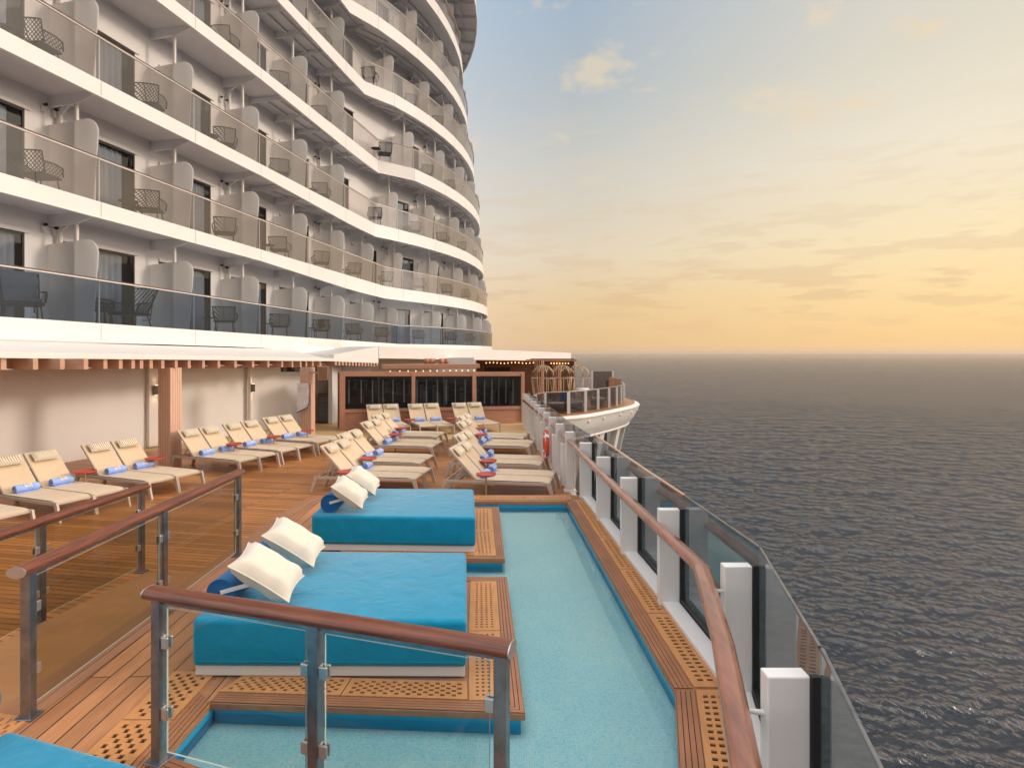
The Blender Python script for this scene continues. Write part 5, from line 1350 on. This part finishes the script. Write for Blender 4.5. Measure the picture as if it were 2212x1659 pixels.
m = MB(); rows = [(.16, -.12), (.10, -.4), (-.06, -.7), (-.30, -.98), (-.36, -1.06)]
ofs = [offl(ts, r) for r, z in rows]; vs = []; fs = []; nn = len(ts)
for (r, z), o_ in zip(rows, ofs): vs += [(p.x, p.y, z) for p in o_]
for i in range(len(rows) - 1):
    for j in range(nn - 1): fs.append([i * nn + j, i * nn + j + 1, (i + 1) * nn + j + 1, (i + 1) * nn + j])
m.add(vs, fs, 0, True); m.build('flare', M['hull'], hf)
m = MB(); m.tube([(p.x, p.y, -1.04) for p in offl(ts, -.36)], .07, 8); m.build('lower_lip', M['white'], hf)
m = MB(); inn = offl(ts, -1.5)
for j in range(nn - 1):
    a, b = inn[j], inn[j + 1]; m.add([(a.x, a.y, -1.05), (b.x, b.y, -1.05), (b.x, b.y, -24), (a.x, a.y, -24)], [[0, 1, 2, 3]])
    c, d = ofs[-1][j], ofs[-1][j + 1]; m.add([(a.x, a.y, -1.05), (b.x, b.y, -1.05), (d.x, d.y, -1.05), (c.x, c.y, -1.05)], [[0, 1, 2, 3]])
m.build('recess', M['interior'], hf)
for j in range(6, nn - 10, 4):
    p = offl(ts, -.62)[j]; q = offl(ts, -1.35)[j]; m = MB(); m.bar((p.x, p.y, -1.1), (q.x, q.y, -4.4), .5, .3); m.build('buttress', M['hull'], hf)
for j in range(3, nn - 14, 3):
    p = offl(ts, .13)[j]; m = MB(); m.lathe([(0, 0), (.07, .0), (.08, .1), (.02, .14), (0, .14)], 10, (p.x, p.y, -.34)); m.build('deck_light', M['white'], hf)
# terrace balustrade
tb = thing('terrace_balustrade', 'curved balustrade of smoked glass panels and white posts round the terrace', 'railing')
tp_ = [(.95, 24.6), (1.39, 25.6), (2.46, 26.2), (3.3, 27.1), (4.0, 28.1), (4.69, 29.2), (5.24, 30.2), (5.64, 31.2), (5.95, 32.2), (6.2, 33.4), (6.3, 34.8), (6.25, 36.3), (5.9, 38)]
for i, (x, y) in enumerate(tp_):
    m = MB(); m.box((x - .07, y - .06, 0), (x + .07, y + .06, .95)); m.build('post', M['white'], tb, bevel=.006)
    if i:
        a = tp_[i - 1]; d = Vector((x - a[0], y - a[1])); n = Vector((-d.y, d.x)).normalized() * .006
        m = MB(); m.hexa([(a[0] - n.x, a[1] - n.y, .04), (x - n.x, y - n.y, .04), (x + n.x, y + n.y, .04), (a[0] + n.x, a[1] + n.y, .04)], [(a[0] - n.x, a[1] - n.y, .96), (x - n.x, y - n.y, .96), (x + n.x, y + n.y, .96), (a[0] + n.x, a[1] + n.y, .96)])
        m.build('glass_panel', M['terglass'], tb)
        m = MB(); m.bar((a[0], a[1], .98), (x, y, .98), .06, .03); m.build('cap_rail', M['alu'], tb)
# wire pods
def pod(label, x, y, s=1.0):
    t = thing('wire_pod', label, 'gazebo', (x, y, 0), random.uniform(0, 1), 'gold wire pods on the terrace')
    for k in range(8):
        a = k * math.pi / 4; pts = [(0.05, 2.09), (.25, 2.04), (.50, 1.80), (.56, 1.5), (.48, .8), (.36, .05)]
        m = MB(); m.tube([(r * s * math.cos(a), r * s * math.sin(a), z * s) for r, z in pts], .02, 6); m.build('rib', M['gold'], t)
    m = MB()
    for r, z in ((.555, 1.5), (.45, .55), (.06, 2.09)):
        m.tube([(r * s * math.cos(q * math.pi / 8), r * s * math.sin(q * math.pi / 8), z * s) for q in range(17)], .018, 6, caps=False)
    for k in range(8):
        a = k * math.pi / 4; b = a + math.pi / 4
        m.tube([(.25 * s * math.cos(a), .25 * s * math.sin(a), 2.04 * s), (.50 * s * math.cos(b), .50 * s * math.sin(b), 1.8 * s)], .012, 5); m.tube([(.25 * s * math.cos(b), .25 * s * math.sin(b), 2.04 * s), (.50 * s * math.cos(a), .50 * s * math.sin(a), 1.8 * s)], .012, 5)
    m.build('ring', M['gold'], t)
    m = MB(); m.lathe([(0, .30), (.36, .30), (.40, .36), (.40, .46), (.36, .5), (0, .5)], 20); m.build('seat_cushion', M['offwhite_cushion'], t)
    m = MB(); m.lathe([(.22, 0), (.28, .1), (.38, .30), (0, .30)], 20); m.build('basket', M['cushion'], t)
pod('gold wire pod seat, left one of the three on the terrace', 1.44, 27.7)
pod('gold wire pod seat, middle one of the three on the terrace', 2.33, 27.9)
pod('gold wire pod seat, right one of the three on the terrace', 3.12, 28.3)
lf = thing('liferaft_canister', 'round white tub shaped canister resting behind the terrace glass', 'canister', (3.28, 27.9, -.1))
m = MB(); m.lathe([(0, 1.14), (.28, 1.13), (.31, 1.08), (.31, 1.0), (.27, .94), (0, .94)], 24); m.tube([(0, 0, 0), (0, 0, .95)], .04, 8); m.build('body', M['white'], lf)
def lsofa(label, x, y, rz):
    t = thing('terrace_armchair', label, 'armchair', (x, y, 0), rz, 'rounded armchairs on the terrace')
    m = MB(); m.lathe([(0, .08), (.30, .08), (.38, .36), (0, .36)], 20); m.build('base', M['cushion'], t)
    m = MB(); m.lathe([(0, .36), (.36, .36), (.40, .41), (.36, .46), (0, .46)], 20); m.build('seat', M['offwhite_cushion'], t)
    m = MB(); m.grid(lambda u, v: ((.40 + .06 * v) * math.cos(math.pi * u), (.40 + .06 * v) * math.sin(math.pi * u), .38 + .42 * v), 14, 4); o = m.build('backrest', M['lattice'], t)
lsofa('rounded armchair with pale cushion behind the first large terrace glass panel', 1.95, 26.9, .3); lsofa('rounded armchair with pale cushion behind the second large terrace glass panel', 2.95, 28.0, -.4)
lsofa('rounded armchair with pale cushion behind the third terrace glass panel', 4.2, 29.7, .8)
m = MB(); m.hexa([(-.2, -.05, 0), (.2, -.05, 0), (.2, .05, 0), (-.2, .05, 0)], [(-.2, .1, .42), (.2, .1, .42), (.2, .2, .42), (-.2, .2, .42)])
o = m.build('blue_cushion', M['bolster'], bevel=.04); o.location = (2.35, 27.2, .48); tag(o, 'blue square cushion on a terrace armchair', 'cushion')
pn = thing('wind_panel', 'tall dark glass panel between two white posts at the terrace edge', 'windscreen')
m = MB(); m.box((4.5, 34.0, .0), (5.7, 34.02, 1.62)); m.build('glass_panel', M['terglass'], pn)
for x in (4.48, 5.64):
    m = MB(); m.box((x, 33.95, 0), (x + .1, 34.05, 1.64)); m.build('post', M['white'], pn)
wc = thing('wooden_box', 'brown wooden box unit at the right end of the terrace', 'cabinet', (5.62, 32.9, -.1))
m = MB(); m.box((-.3, 0, 0), (.06, .3, 1.42)); m.box((.07, 0, 0), (.35, .3, 1.36)); m.build('body', M['panelwood'], wc, bevel=.01)

# ------------------------------------------------------------------ sea haze
m = MB(); m.box((-70000, -70000, -25.5), (70000, 70000, 34)); o = m.build('haze', None if False else [bpy.data.materials.new('haze')])
hm = o.data.materials[0]; hm.use_nodes = True; nt = hm.node_tree; nt.nodes.clear()
pv = nt.nodes.new('ShaderNodeVolumePrincipled'); ou = nt.nodes.new('ShaderNodeOutputMaterial'); nt.links.new(pv.outputs[0], ou.inputs['Volume'])
pv.inputs['Color'].default_value = (0.88, 0.74, 0.62, 1); pv.inputs['Density'].default_value = 0.00009; pv.inputs['Anisotropy'].default_value = 0.35
tag(o, kind='stuff')
